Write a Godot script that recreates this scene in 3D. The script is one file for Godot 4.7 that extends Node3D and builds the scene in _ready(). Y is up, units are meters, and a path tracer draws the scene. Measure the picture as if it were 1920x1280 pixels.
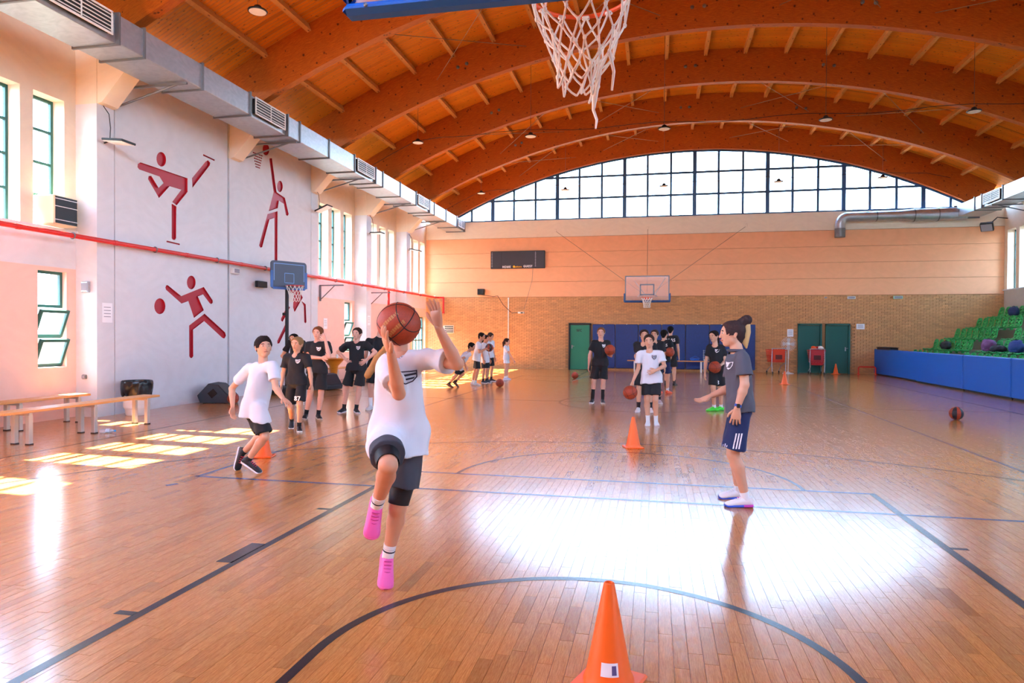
extends Node3D
# A sports hall: x runs across the court, y up, the court's long axis along -z. W(x, y, d) is a point d metres down the hall.

const XC := 1.8          # middle of the roof arches
const YC := -13.0        # centre of their circle
const RB := 22.35        # underside of the glulam arches
const RD := 23.36        # underside of the roof boards
const DF := 29.75        # far wall
const DN := -1.6         # near wall
const XL := -10.0        # recessed face of the left wall
const XR := 13.6
var M := {}
var names := {}
var rng := RandomNumberGenerator.new()

func W(x: float, y: float, d: float) -> Vector3:
	return Vector3(x, y, -d)

class MB:
	var v := PackedVector3Array()
	var n := PackedVector3Array()
	var t := PackedVector2Array()
	var c := PackedColorArray()
	var i := PackedInt32Array()
	var col := Color(1, 1, 1)
	func quad(a: Vector3, b: Vector3, cc: Vector3, d: Vector3, ua := Vector2(0, 0), ub := Vector2(1, 0), uc := Vector2(1, 1), ud := Vector2(0, 1)) -> void:
		var nn := (b - a).cross(d - a)
		if nn.length_squared() < 1e-16:
			nn = (cc - b).cross(d - b)
		nn = nn.normalized()
		var k := v.size()
		v.append_array([a, b, cc, d])
		n.append_array([nn, nn, nn, nn])
		t.append_array([ua, ub, uc, ud])
		c.append_array([col, col, col, col])
		i.append_array([k, k + 2, k + 1, k, k + 3, k + 2])
	# a triangle of existing vertices, wound to agree with their normals
	func t3(a: int, b: int, cc: int) -> void:
		if (v[b] - v[a]).cross(v[cc] - v[a]).dot(n[a] + n[b] + n[cc]) > 0:
			i.append(a); i.append(cc); i.append(b)
		else:
			i.append(a); i.append(b); i.append(cc)
	func tri(a: Vector3, b: Vector3, cc: Vector3) -> void:
		var nn := (b - a).cross(cc - a).normalized()
		var k := v.size()
		v.append_array([a, b, cc]); n.append_array([nn, nn, nn]); t.append_array([Vector2(0, 0), Vector2(1, 0), Vector2(1, 1)]); c.append_array([col, col, col])
		i.append_array([k, k + 2, k + 1])
	func box(at: Vector3, s: Vector3, b := Basis()) -> MB:
		var x := b.x * s.x * 0.5
		var y := b.y * s.y * 0.5
		var z := b.z * s.z * 0.5
		quad(at - x - y + z, at + x - y + z, at + x + y + z, at - x + y + z, Vector2(0, s.y), Vector2(s.x, s.y), Vector2(s.x, 0), Vector2(0, 0))
		quad(at + x - y - z, at - x - y - z, at - x + y - z, at + x + y - z, Vector2(0, s.y), Vector2(s.x, s.y), Vector2(s.x, 0), Vector2(0, 0))
		quad(at + x - y + z, at + x - y - z, at + x + y - z, at + x + y + z, Vector2(0, s.y), Vector2(s.z, s.y), Vector2(s.z, 0), Vector2(0, 0))
		quad(at - x - y - z, at - x - y + z, at - x + y + z, at - x + y - z, Vector2(0, s.y), Vector2(s.z, s.y), Vector2(s.z, 0), Vector2(0, 0))
		quad(at - x + y + z, at + x + y + z, at + x + y - z, at - x + y - z, Vector2(0, s.z), Vector2(s.x, s.z), Vector2(s.x, 0), Vector2(0, 0))
		quad(at - x - y - z, at + x - y - z, at + x - y + z, at - x - y + z, Vector2(0, s.z), Vector2(s.x, s.z), Vector2(s.x, 0), Vector2(0, 0))
		return self
	# box with chamfered edges
	func cbox(at: Vector3, s: Vector3, r := 0.01, b := Basis()) -> MB:
		var h := s * 0.5
		var pts := []
		for ax in 3:
			for sg in [-1.0, 1.0]:
				var u := (ax + 1) % 3
				var w := (ax + 2) % 3
				var q := []
				for e in [[-1, -1], [1, -1], [1, 1], [-1, 1]]:
					var p := Vector3()
					p[ax] = sg * h[ax]
					p[u] = e[0] * (h[u] - r)
					p[w] = e[1] * (h[w] - r)
					q.append(p)
				if sg < 0:
					q.reverse()
				quad(at + b * q[0], at + b * q[1], at + b * q[2], at + b * q[3])
		for ax in 3:
			var u := (ax + 1) % 3
			var w := (ax + 2) % 3
			for su in [-1.0, 1.0]:
				for sw in [-1.0, 1.0]:
					var q := []
					for e in [[-1, 0], [1, 0], [1, 1], [-1, 1]]:
						var p := Vector3()
						p[ax] = e[0] * (h[ax] - r)
						p[u] = su * (h[u] - (r if e[1] == 1 else 0.0))
						p[w] = sw * (h[w] - (0.0 if e[1] == 1 else r))
						q.append(p)
					if su * sw > 0:
						q.reverse()
					quad(at + b * q[0], at + b * q[1], at + b * q[2], at + b * q[3])
		return self
	func ring(cen: Vector3, ex: Vector3, ey: Vector3, sides: int) -> PackedVector3Array:
		var r := PackedVector3Array()
		for k in sides:
			var a := TAU * k / sides
			r.append(cen + ex * cos(a) + ey * sin(a))
		return r
	# smooth skin over closed rings of equal length
	func loft(rings: Array, cap0 := true, cap1 := true, vlen := 1.0) -> MB:
		var m: int = rings[0].size()
		var k := v.size()
		var nr := rings.size()
		for j in nr:
			var cen := Vector3()
			for p in rings[j]:
				cen += p
			cen /= m
			for q in m + 1:
				var p: Vector3 = rings[j][q % m]
				var du: Vector3 = rings[j][(q + 1) % m] - rings[j][(q + m - 1) % m]
				var dv: Vector3 = rings[mini(j + 1, nr - 1)][q % m] - rings[maxi(j - 1, 0)][q % m]
				var nn := du.cross(dv)
				if nn.length_squared() < 1e-18:
					nn = p - cen
				nn = nn.normalized()
				if nn.dot(p - cen) < 0 and (p - cen).length() > 1e-5:
					nn = -nn
				v.append(p); n.append(nn); t.append(Vector2(float(q) / m, vlen * j / maxf(1, nr - 1))); c.append(col)
		for j in nr - 1:
			for q in m:
				var a := k + j * (m + 1) + q
				t3(a, a + 1, a + m + 1)
				t3(a + 1, a + m + 2, a + m + 1)
		for e in 2:
			if (e == 0 and cap0) or (e == 1 and cap1):
				var rr: PackedVector3Array = rings[0 if e == 0 else nr - 1]
				var cen := Vector3()
				for p in rr:
					cen += p
				cen /= m
				var other := Vector3()
				for p in rings[1 if e == 0 else nr - 2]:
					other += p
				other /= m
				var nn := (cen - other).normalized()
				var b := v.size()
				v.append(cen); n.append(nn); t.append(Vector2(0.5, 0.5)); c.append(col)
				for p in rr:
					v.append(p); n.append(nn); t.append(Vector2(0.5, 0.5)); c.append(col)
				for q in m:
					t3(b, b + 1 + q, b + 1 + (q + 1) % m)
		return self
	func tube(pts: Array, r, sides := 8, caps := true) -> MB:
		var rings := []
		var up := Vector3.UP
		for j in pts.size():
			var d: Vector3 = (pts[mini(j + 1, pts.size() - 1)] - pts[maxi(j - 1, 0)]).normalized()
			if j == 0:
				up = Vector3.UP if absf(d.y) < 0.9 else Vector3.RIGHT
			var ex := up.cross(d).normalized()
			var ey := d.cross(ex).normalized()
			up = ey
			var rad: float = r[j] if r is Array else r
			rings.append(ring(pts[j], ex * rad, ey * rad, sides))
		return loft(rings, caps, caps)
	# profile of (radius, height) turned about the y axis at a point
	func lathe(prof: Array, at := Vector3.ZERO, sides := 24, b := Basis()) -> MB:
		var rings := []
		for p in prof:
			rings.append(ring(at + b.y * p[1], b.x * maxf(p[0], 1e-4), b.z * maxf(p[0], 1e-4), sides))
		return loft(rings)
	func ball(at: Vector3, r: Vector3, b := Basis(), seg := 16, rows := 10) -> MB:
		var rings := []
		for j in rows + 1:
			var a := PI * j / rows
			rings.append(ring(at - b.y * cos(a) * r.y, b.x * maxf(sin(a), 0.001) * r.x, b.z * maxf(sin(a), 0.001) * r.z, seg))
		return loft(rings, false, false)
	func torus(at: Vector3, R: float, r: float, b := Basis(), seg := 40, sides := 8, a0 := 0.0, a1 := TAU) -> MB:
		var rings := []
		for j in seg + 1:
			var a := a0 + (a1 - a0) * j / seg
			var o := b.x * cos(a) + b.z * sin(a)
			rings.append(ring(at + o * R, o * r, b.y * r, sides))
		return loft(rings, false, false)
	# flat polygon (in the plane of ex, ey at o) pushed along ez by depth
	func prism(poly: PackedVector2Array, o: Vector3, ex: Vector3, ey: Vector3, ez: Vector3, depth: float) -> MB:
		var tr := Geometry2D.triangulate_polygon(poly)
		for s in 2:
			var k := v.size()
			var nn := ez.normalized() * (1.0 if s == 1 else -1.0)
			for p in poly:
				v.append(o + ex * p.x + ey * p.y + ez * (depth * s)); n.append(nn); t.append(p); c.append(col)
			for q in range(0, tr.size(), 3):
				t3(k + tr[q], k + tr[q + 1], k + tr[q + 2])
		var area := 0.0
		for q in poly.size():
			area += poly[q].cross(poly[(q + 1) % poly.size()])
		var flip := area * ex.cross(ey).dot(ez) * depth < 0
		for q in poly.size():
			var a := poly[q]
			var b := poly[(q + 1) % poly.size()]
			if flip:
				var c2 := a
				a = b
				b = c2
			quad(o + ex * a.x + ey * a.y, o + ex * b.x + ey * b.y, o + ex * b.x + ey * b.y + ez * depth, o + ex * a.x + ey * a.y + ez * depth)
		return self
	func add(o: MB, x := Transform3D()) -> void:
		var k := v.size()
		for q in o.v.size():
			v.append(x * o.v[q]); n.append((x.basis * o.n[q]).normalized())
		t.append_array(o.t); c.append_array(o.c)
		for q in o.i:
			i.append(q + k)
	func mesh() -> ArrayMesh:
		var a := []
		a.resize(Mesh.ARRAY_MAX)
		a[Mesh.ARRAY_VERTEX] = v; a[Mesh.ARRAY_NORMAL] = n; a[Mesh.ARRAY_TEX_UV] = t; a[Mesh.ARRAY_COLOR] = c; a[Mesh.ARRAY_INDEX] = i
		var m := ArrayMesh.new()
		m.add_surface_from_arrays(Mesh.PRIMITIVE_TRIANGLES, a)
		return m

func numbered(called: String) -> String:
	names[called] = names.get(called, -1) + 1
	return called if names[called] == 0 else "%s_%03d" % [called, names[called]]

func thing(called: String, label: String, category: String, at := Vector3.ZERO, turn := 0.0, group := "") -> Node3D:
	var o := Node3D.new()
	o.name = numbered(called)
	add_child(o)
	o.position = at
	o.rotation.y = turn
	tag(o, label, category, group)
	return o

func tag(o: Node, label: String, category: String, group := "") -> void:
	o.set_meta("label", label)
	o.set_meta("category", category)
	if group != "":
		o.set_meta("group", group)

func structure(called: String, label := "", at := Vector3.ZERO) -> Node3D:
	var o := Node3D.new()
	o.name = numbered(called)
	add_child(o)
	o.position = at
	o.set_meta("kind", "structure")
	if label != "":
		o.set_meta("label", label)
	return o

# a mesh under its thing; the mesh is given in the thing's own axes
func part(p: Node3D, called: String, m, material: Material, at := Vector3.ZERO, b := Basis()) -> MeshInstance3D:
	var o := MeshInstance3D.new()
	o.name = called
	o.mesh = m.mesh() if m is MB else m
	o.material_override = material
	p.add_child(o, true)
	o.transform = Transform3D(b, at)
	return o

# the same with a mesh given in world axes
func wpart(p: Node3D, called: String, m: MB, material: Material) -> MeshInstance3D:
	var inv := p.transform.affine_inverse()
	if p.get_parent() != self:
		inv = (p.get_parent().transform * p.transform).affine_inverse()
	for q in m.v.size():
		m.v[q] = inv * m.v[q]
		m.n[q] = (inv.basis * m.n[q]).normalized()
	return part(p, called, m, material)

func again(o: Node3D, label := "", group := "") -> Node3D:
	var r := o.duplicate()
	r.name = numbered(String(o.name).trim_suffix("_000"))
	add_child(r)
	if label != "":
		r.set_meta("label", label)
	if group != "":
		r.set_meta("group", group)
	return r

func mat(c: Color, rough := 0.6, metal := 0.0, tex: Texture2D = null) -> StandardMaterial3D:
	var m := StandardMaterial3D.new()
	m.albedo_color = c
	m.roughness = rough
	m.metallic = metal
	if tex:
		m.albedo_texture = tex
	return m

func rgb(r: int, g: int, b: int) -> Color:
	return Color(r / 255.0, g / 255.0, b / 255.0)

func speckle(freq: float, lo: Color, hi: Color, size := 256, oct := 4, sx := 1.0, sy := 1.0) -> ImageTexture:
	var nz := FastNoiseLite.new()
	nz.seed = int(freq * 1000) + size
	nz.frequency = freq
	nz.fractal_octaves = oct
	var im := Image.create(size, size, true, Image.FORMAT_RGB8)
	for y in size:
		for x in size:
			var a := TAU * x / size
			var b := TAU * y / size
			var k := size / TAU
			var s := nz.get_noise_3d(cos(a) * k * sx + 77.0 * sin(b), sin(a) * k * sx, sin(b) * k * sy + cos(b) * k * sy * 0.7)
			im.set_pixel(x, y, lo.lerp(hi, clampf(0.5 + 0.75 * s, 0, 1)))
	im.generate_mipmaps()
	return ImageTexture.create_from_image(im)
const FIGURES := [
	[12.208,5.160,12.183,5.194,12.148,5.216,12.107,5.224,12.064,5.217,12.023,5.196,11.988,5.163,11.963,5.122,11.950,5.076,11.950,5.030,11.963,4.988,11.987,4.955,12.022,4.933,12.062,4.924,12.105,4.930,12.146,4.950,12.182,4.983,12.208,5.025,12.221,5.071,12.221,5.118],
	[11.443,4.821,11.436,4.757,11.479,4.723,12.034,4.712,12.150,4.603,12.008,4.477,11.804,4.672,11.731,4.650,11.716,4.588,12.021,4.272,12.327,4.577,12.683,4.579,12.403,4.265,12.542,4.224,12.879,4.573,12.880,4.865,11.515,4.869],
	[12.389,3.508,12.425,3.479,12.485,3.487,12.519,3.527,12.528,4.196,12.389,4.228],
	[13.039,4.695,13.623,5.326,13.639,5.388,13.559,5.423,13.479,5.373,13.024,4.901],
	[13.391,5.483,13.786,5.464,13.802,5.499,13.400,5.520],
	[12.234,3.406,12.631,3.397,12.634,3.426,12.240,3.440],
	[12.193,2.133,12.170,2.178,12.135,2.212,12.090,2.232,12.041,2.238,11.993,2.227,11.949,2.202,11.915,2.165,11.893,2.120,11.885,2.070,11.892,2.021,11.914,1.977,11.949,1.943,11.992,1.922,12.041,1.915,12.090,1.925,12.135,1.949,12.170,1.986,12.193,2.032,12.201,2.083],
	[13.134,2.689,13.113,2.729,13.082,2.759,13.042,2.777,12.998,2.780,12.954,2.769,12.915,2.745,12.884,2.710,12.865,2.668,12.858,2.622,12.865,2.577,12.884,2.537,12.915,2.507,12.954,2.489,12.998,2.484,13.042,2.494,13.082,2.518,13.113,2.553,13.134,2.596,13.141,2.643],
	[12.224,2.514,12.201,2.468,12.220,2.424,12.690,2.159,12.903,2.225,13.088,1.865,13.416,2.045,13.215,2.340,13.389,2.397,13.622,2.210,13.673,2.194,13.729,2.224,13.729,2.278,13.416,2.563,12.678,2.318,12.271,2.522],
	[12.929,1.695,12.934,1.029,12.967,0.993,13.018,0.988,13.062,1.025,13.057,1.605,13.429,1.802,14.082,1.422,14.157,1.408,14.216,1.473,14.186,1.548,13.443,1.968],
	[16.027,6.375,16.005,6.412,15.972,6.437,15.930,6.447,15.883,6.442,15.837,6.422,15.796,6.389,15.763,6.346,15.742,6.298,15.735,6.249,15.743,6.204,15.764,6.167,15.796,6.141,15.838,6.130,15.884,6.135,15.930,6.154,15.972,6.187,16.006,6.230,16.027,6.279,16.035,6.329],
	[16.687,5.551,16.667,5.588,16.636,5.615,16.596,5.628,16.553,5.626,16.510,5.609,16.472,5.579,16.441,5.539,16.422,5.493,16.415,5.445,16.422,5.401,16.441,5.363,16.472,5.336,16.511,5.323,16.554,5.324,16.597,5.340,16.636,5.370,16.667,5.410,16.687,5.457,16.694,5.505],
	[16.045,6.072,16.232,5.321,16.253,5.268,16.013,4.717,16.443,4.874,16.506,5.088,16.750,5.048,16.861,4.758,16.945,4.758,17.001,4.812,16.805,5.220,16.399,5.284,16.373,5.321,16.163,6.130,16.060,6.104],
	[15.594,3.809,15.579,3.766,15.642,3.719,15.715,3.742,16.049,4.505,16.286,4.588,16.299,3.299,16.367,3.271,16.431,3.312,16.438,4.792,15.962,4.632],
	[15.302,6.043,15.375,6.046,15.375,6.076,15.302,6.072],
	[15.388,6.046,15.462,6.049,15.462,6.079,15.388,6.076],
	[15.476,6.050,15.550,6.053,15.550,6.083,15.476,6.080],
	[15.564,6.054,15.639,6.057,15.639,6.087,15.564,6.084],
	[15.653,6.058,15.728,6.061,15.728,6.091,15.653,6.088],
	[15.325,5.978,15.390,5.981,15.390,6.011,15.325,6.008],
	[15.402,5.981,15.467,5.984,15.467,6.014,15.402,6.011],
	[15.480,5.984,15.546,5.987,15.546,6.017,15.480,6.014],
	[15.558,5.987,15.625,5.990,15.625,6.020,15.558,6.018],
	[15.638,5.990,15.705,5.993,15.705,6.024,15.638,6.021],
	[15.348,5.914,15.405,5.916,15.405,5.946,15.348,5.944],
	[15.416,5.916,15.473,5.918,15.473,5.948,15.415,5.946],
	[15.484,5.919,15.542,5.921,15.542,5.951,15.484,5.949],
	[15.553,5.921,15.611,5.923,15.611,5.953,15.553,5.951],
	[15.622,5.923,15.681,5.926,15.681,5.956,15.622,5.954],
	[15.370,5.849,15.420,5.851,15.420,5.881,15.370,5.879],
	[15.429,5.851,15.479,5.853,15.479,5.883,15.429,5.881],
	[15.488,5.853,15.538,5.854,15.538,5.885,15.488,5.883],
	[15.547,5.855,15.598,5.856,15.598,5.887,15.547,5.885],
	[15.607,5.857,15.658,5.858,15.658,5.889,15.607,5.887],
	[15.393,5.784,15.435,5.785,15.435,5.815,15.393,5.814],
	[15.443,5.786,15.484,5.787,15.484,5.817,15.443,5.816],
	[15.492,5.787,15.534,5.788,15.534,5.818,15.492,5.817],
	[15.542,5.788,15.584,5.790,15.584,5.820,15.542,5.819],
	[15.592,5.790,15.634,5.791,15.634,5.821,15.592,5.820],
	[15.416,5.719,15.450,5.720,15.450,5.750,15.416,5.749],
	[15.456,5.720,15.490,5.721,15.490,5.751,15.456,5.750],
	[15.496,5.721,15.530,5.722,15.530,5.752,15.496,5.751],
	[15.537,5.722,15.571,5.723,15.570,5.753,15.537,5.752],
	[15.577,5.723,15.611,5.724,15.611,5.754,15.577,5.753],
	[17.129,2.645,17.275,2.666,17.237,2.255,17.326,2.135,17.769,2.560,17.548,2.774,16.975,2.744],
	[17.832,2.318,17.859,1.857,17.922,1.824,17.980,1.860,17.936,2.375,17.702,2.457],
	[16.622,1.934,16.622,1.872,16.705,1.849,17.072,2.249,16.962,2.320],
	[16.433,1.329,16.442,1.255,16.532,1.267,16.997,1.779,16.987,1.955],
	[17.415,2.998,17.394,3.032,17.361,3.058,17.319,3.073,17.274,3.075,17.228,3.065,17.187,3.044,17.155,3.013,17.135,2.976,17.128,2.937,17.135,2.898,17.156,2.864,17.188,2.838,17.229,2.823,17.274,2.820,17.320,2.829,17.361,2.850,17.394,2.881,17.415,2.918,17.422,2.959]]
const PEOPLE := [
	{"label":"person in white shirt and pink shoes leaping with a ball before the face","at":[-1.285,-3.87],"H":1.7,"j":{"head":[0.069,1.584,-0.08],"neck":[0.077,1.41,-0.06],"shA":[0.006,1.361,-0.03],"shB":[0.27,1.389,-0.08],"elA":[0.168,1.199,0.17],"wrA":[0.191,1.438,0.35],"tiA":[0.171,1.567,0.43],"elB":[0.473,1.37,0.02],"wrB":[0.395,1.582,0.13],"tiB":[0.373,1.711,0.15],"hiA":[0.0,0.916,-0.03],"hiB":[0.155,0.907,-0.08],"pel":[0.079,0.973,-0.06],"knA":[0.157,0.808,0.3],"anA":[0.001,0.528,0.09],"toA":[-0.015,0.354,0.13],"knB":[0.085,0.487,-0.03],"anB":[-0.001,0.167,-0.09],"toB":[0.035,0.027,0.03],"chest":[0.078,1.253,-0.06]},"fwd":[0,1],"look":[0.1,0.15,1],"cell":0.009,"skin":[212,150,116],"hair":[176,132,84],"shirt":[216,217,224],"shorts":[62,64,74],"shoe":[244,92,168],"sock":[238,238,240],"palmA":[0.75,0.25,-0.6],"curlA":0.2,"palmB":[-0.45,0.1,0.85],"curlB":0.12,"tights":1,"sole":[246,110,170],"lace":[220,60,140],"sock_bands":1,"sock_len":0.24,"style":"pony","hem":0.17,"loose":1.06,"emb":0.09,"short_len":0.7,"short_wide":1.05,"tail":[[0.019,1.584,-0.16],[-0.031,1.464,-0.18],[-0.101,1.384,-0.16],[-0.161,1.284,-0.14]]},
	{"label":"person in white shirt and black shorts running past an orange cone","at":[-4.121,-6.765],"H":1.56,"j":{"head":[0.213,1.38,-0.005],"neck":[0.207,1.214,-0.005],"shA":[0.003,1.15,-0.055],"shB":[0.355,1.177,0.045],"elA":[-0.245,0.913,-0.105],"wrA":[-0.183,0.717,-0.025],"tiA":[-0.17,0.594,-0.005],"elB":[0.436,0.951,0.115],"wrB":[0.584,0.848,0.215],"tiB":[0.682,0.799,0.265],"hiA":[0.03,0.658,-0.065],"hiB":[0.199,0.677,0.055],"pel":[0.115,0.721,-0.005],"knA":[0.239,0.434,0.035],"anA":[-0.069,0.2,-0.055],"toA":[-0.123,0.015,-0.035],"knB":[0.296,0.416,0.095],"anB":[0.069,0.148,0.055],"toB":[0.194,0.018,0.025],"chest":[0.174,1.037,-0.005]},"fwd":[0.8,0.6],"look":[0.75,0.12,0.66],"cell":0.0095,"skin":[214,160,130],"hair":[40,32,30],"shirt":[216,217,224],"shorts":[22,23,28],"shoe":[30,30,38],"sock":[30,30,36],"style":"fringe","sole":[240,236,240],"lace":[240,60,90],"sock_len":0.12,"hem":0.13,"loose":1.06,"curlA":0.4,"curlB":0.3},
	{"label":"person in black shirt and black shorts numbered 87 walking behind the running boy","at":[-5.299,-9.9],"H":1.5,"j":{"head":[0.112,1.362,0.15],"neck":[0.103,1.21,0.15],"shA":[-0.073,1.158,0.15],"shB":[0.277,1.17,0.15],"elA":[-0.128,0.903,0.15],"wrA":[-0.126,0.721,0.2],"elB":[0.342,0.911,0.15],"wrB":[0.388,0.74,0.2],"hiA":[0.012,0.788,0.15],"hiB":[0.187,0.788,0.15],"knA":[-0.009,0.363,0.13],"anA":[-0.151,0.121,-0.15],"toA":[-0.114,0.02,-0.07],"knB":[0.205,0.427,0.23],"anB":[0.151,0.075,0.15],"toB":[0.229,0.026,0.273],"tiA":[-0.124,0.576,0.24],"tiB":[0.425,0.6,0.241],"pel":[0.099,0.823,0.15],"chest":[0.102,1.071,0.15]},"fwd":[0,1],"look":[0,0,1],"cell":0.012,"skin":[206,152,122],"hair":[150,112,74],"shirt":[26,27,32],"shorts":[22,23,28],"shoe":[36,36,42],"sock":[24,24,28],"number":["87","knB","hiB"],"sole":[238,238,238]},
	{"label":"person in black shirt with a hand to the forehead and an arm folded","at":[-5.716,-11.22],"H":1.68,"j":{"head":[0.107,1.539,0.0],"neck":[0.097,1.395,0.0],"shA":[-0.081,1.335,0.0],"shB":[0.295,1.339,0.0],"elA":[-0.053,1.116,0.05],"wrA":[0.275,1.105,0.18],"tiA":[0.383,1.116,0.19],"elB":[0.429,1.136,0.2],"wrB":[0.357,1.427,0.2],"tiB":[0.248,1.549,0.15],"hiA":[0.004,0.882,0.0],"hiB":[0.192,0.882,-0.0],"knA":[-0.037,0.479,0.0],"knB":[0.172,0.479,0.0],"anA":[-0.121,0.084,0.0],"toA":[-0.075,0.03,0.157],"anB":[0.121,0.084,0.0],"toB":[0.222,0.03,0.128],"pel":[0.098,0.922,-0.0],"chest":[0.097,1.224,-0.0]},"fwd":[0,1],"look":[0.1,-0.05,1],"cell":0.0125,"skin":[224,168,146],"hair":[122,72,44],"shirt":[26,27,32],"shorts":[22,23,28],"shoe":[30,30,36],"sock":[26,26,30],"palmA":[0,0.2,1],"palmB":[-0.3,-0.1,-1],"sole":[190,184,176],"short_wide":1.15},
	{"label":"person in black shirt standing with both hands on the hips","at":[-5.477,-12.27],"H":1.67,"j":{"head":[0.141,1.532,0.0],"neck":[0.136,1.397,0.0],"shA":[-0.065,1.322,0.0],"shB":[0.347,1.326,0.0],"elA":[-0.28,1.173,-0.05],"wrA":[-0.067,1.022,0.04],"tiA":[0.071,0.965,0.12],"elB":[0.503,1.181,-0.05],"wrB":[0.355,1.027,0.04],"tiB":[0.303,0.968,0.12],"hiA":[0.026,0.877,0.0],"hiB":[0.238,0.877,0.0],"knA":[-0.073,0.476,0.0],"knB":[0.184,0.476,0.0],"anA":[-0.129,0.084,0.0],"toA":[-0.155,0.029,0.16],"anB":[0.129,0.084,0.0],"toB":[0.228,0.029,0.128],"pel":[0.132,0.916,0.0],"chest":[0.135,1.224,0.0]},"fwd":[0,1],"look":[0,0,1],"cell":0.0125,"skin":[222,168,146],"hair":[60,44,38],"shirt":[26,27,32],"shorts":[22,23,28],"shoe":[34,36,46],"sock":[26,26,30],"sole":[226,226,230],"short_wide":1.12},
	{"label":"person in black shirt and white socks half hidden behind the leaping player","at":[-5.175,-12.85],"H":1.72,"j":{"head":[0.105,1.716,0.02],"neck":[0.071,1.523,0.02],"shA":[-0.172,1.381,0.046],"shB":[0.178,1.381,-0.006],"elA":[-0.22,1.103,0.033],"elB":[0.22,1.103,-0.033],"wrA":[-0.22,0.85,0.105],"wrB":[0.241,0.85,0.035],"hiA":[-0.087,0.903,0.034],"hiB":[0.093,0.903,0.006],"knA":[-0.104,0.49,0.057],"knB":[0.116,0.49,0.023],"anA":[-0.12,0.086,0.018],"anB":[0.12,0.086,-0.018],"toA":[-0.116,0.03,0.185],"toB":[0.165,0.03,0.143],"tiA":[-0.219,0.684,0.152],"tiB":[0.254,0.684,0.08],"pel":[0.003,0.943,0.02],"chest":[0.047,1.314,0.02]},"fwd":[0.15,1],"look":[0.2,0,1],"cell":0.014,"skin":[222,168,146],"hair":[52,38,30],"shirt":[26,27,32],"shorts":[22,23,28],"shoe":[216,216,222],"sock":[238,238,242],"emblem":false,"sock_len":0.42},
	{"label":"person in black shirt with an elbow out behind the boy numbered 87","at":[-7.148,-13.219],"H":1.66,"j":{"head":[-0.054,1.409,0.019],"neck":[-0.004,1.367,0.019],"shA":[-0.171,1.333,-0.015],"shB":[0.164,1.333,0.053],"elA":[-0.371,1.051,-0.031],"elB":[0.211,1.064,0.043],"wrA":[-0.137,0.874,0.069],"wrB":[0.207,0.82,0.112],"hiA":[-0.09,0.871,0.002],"hiB":[0.082,0.871,0.037],"knA":[-0.113,0.473,0.017],"knB":[0.098,0.473,0.06],"anA":[-0.115,0.083,-0.023],"anB":[0.115,0.083,0.023],"toA":[-0.166,0.029,0.129],"toB":[0.103,0.029,0.184],"tiA":[-0.011,0.78,0.123],"tiB":[0.204,0.661,0.157],"pel":[-0.004,0.911,0.019],"chest":[-0.004,1.203,0.019]},"fwd":[-0.2,1],"look":[-0.1,0,1],"cell":0.014,"skin":[214,160,130],"hair":[30,26,26],"shirt":[26,27,32],"shorts":[22,23,28],"shoe":[222,228,224],"sock":[28,28,34],"emblem":false},
	{"label":"person in white shirt crouching forward beside the sunlit floor","at":[-5.377,-18.75],"H":1.5,"j":{"head":[0.568,1.174,0.0],"neck":[0.489,1.036,0.0],"shA":[0.43,0.971,-0.1],"shB":[0.533,0.962,0.1],"elA":[0.241,0.828,-0.15],"wrA":[0.352,0.616,-0.1],"elB":[0.343,0.84,0.15],"wrB":[0.44,0.611,0.1],"hiA":[0.153,0.584,-0.07],"hiB":[0.226,0.591,0.07],"pel":[0.189,0.649,0.0],"knA":[0.295,0.385,-0.08],"anA":[0.072,0.165,-0.08],"toA":[0.168,0.013,-0.08],"knB":[0.151,0.361,0.08],"anB":[-0.072,0.112,0.08],"toB":[0.057,0.007,0.08],"tiA":[0.42,0.486,-0.069],"tiB":[0.498,0.476,0.07],"chest":[0.381,0.896,0.0]},"fwd":[1,0.15],"look":[0.9,-0.25,0.1],"cell":0.017,"skin":[198,140,110],"hair":[30,26,24],"shirt":[216,217,224],"shorts":[22,23,28],"shoe":[70,30,30],"sock":[26,26,30],"sole":[60,30,30],"emblem":false},
	{"label":"person in white shirt and black shorts holding out the orange and dark ball","at":[-4.992,-19.71],"H":1.58,"j":{"head":[0.234,1.462,0.0],"neck":[0.185,1.301,0.0],"shA":[0.099,1.235,-0.14],"shB":[0.173,1.239,0.14],"elA":[0.162,1.009,-0.16],"wrA":[0.343,1.109,-0.1],"elB":[0.212,1.001,0.16],"wrB":[0.398,1.098,0.12],"hiA":[0.07,0.83,-0.07],"hiB":[0.107,0.83,0.07],"knA":[0.038,0.45,-0.07],"anA":[-0.069,0.079,-0.1],"toA":[0.085,0.028,-0.1],"knB":[0.144,0.45,0.08],"anB":[0.069,0.079,0.1],"toB":[0.222,0.028,0.1],"tiA":[0.475,1.182,-0.056],"tiB":[0.536,1.169,0.09],"pel":[0.089,0.867,0.0],"chest":[0.15,1.145,0.0]},"fwd":[1,0.1],"look":[0.95,-0.15,0.15],"cell":0.017,"skin":[198,140,110],"hair":[30,26,24],"shirt":[216,217,224],"shorts":[22,23,28],"shoe":[214,214,218],"sock":[230,230,230],"emblem":false,"palmA":[0,0,-1],"palmB":[0,0,1],"hem":0.14},
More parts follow.
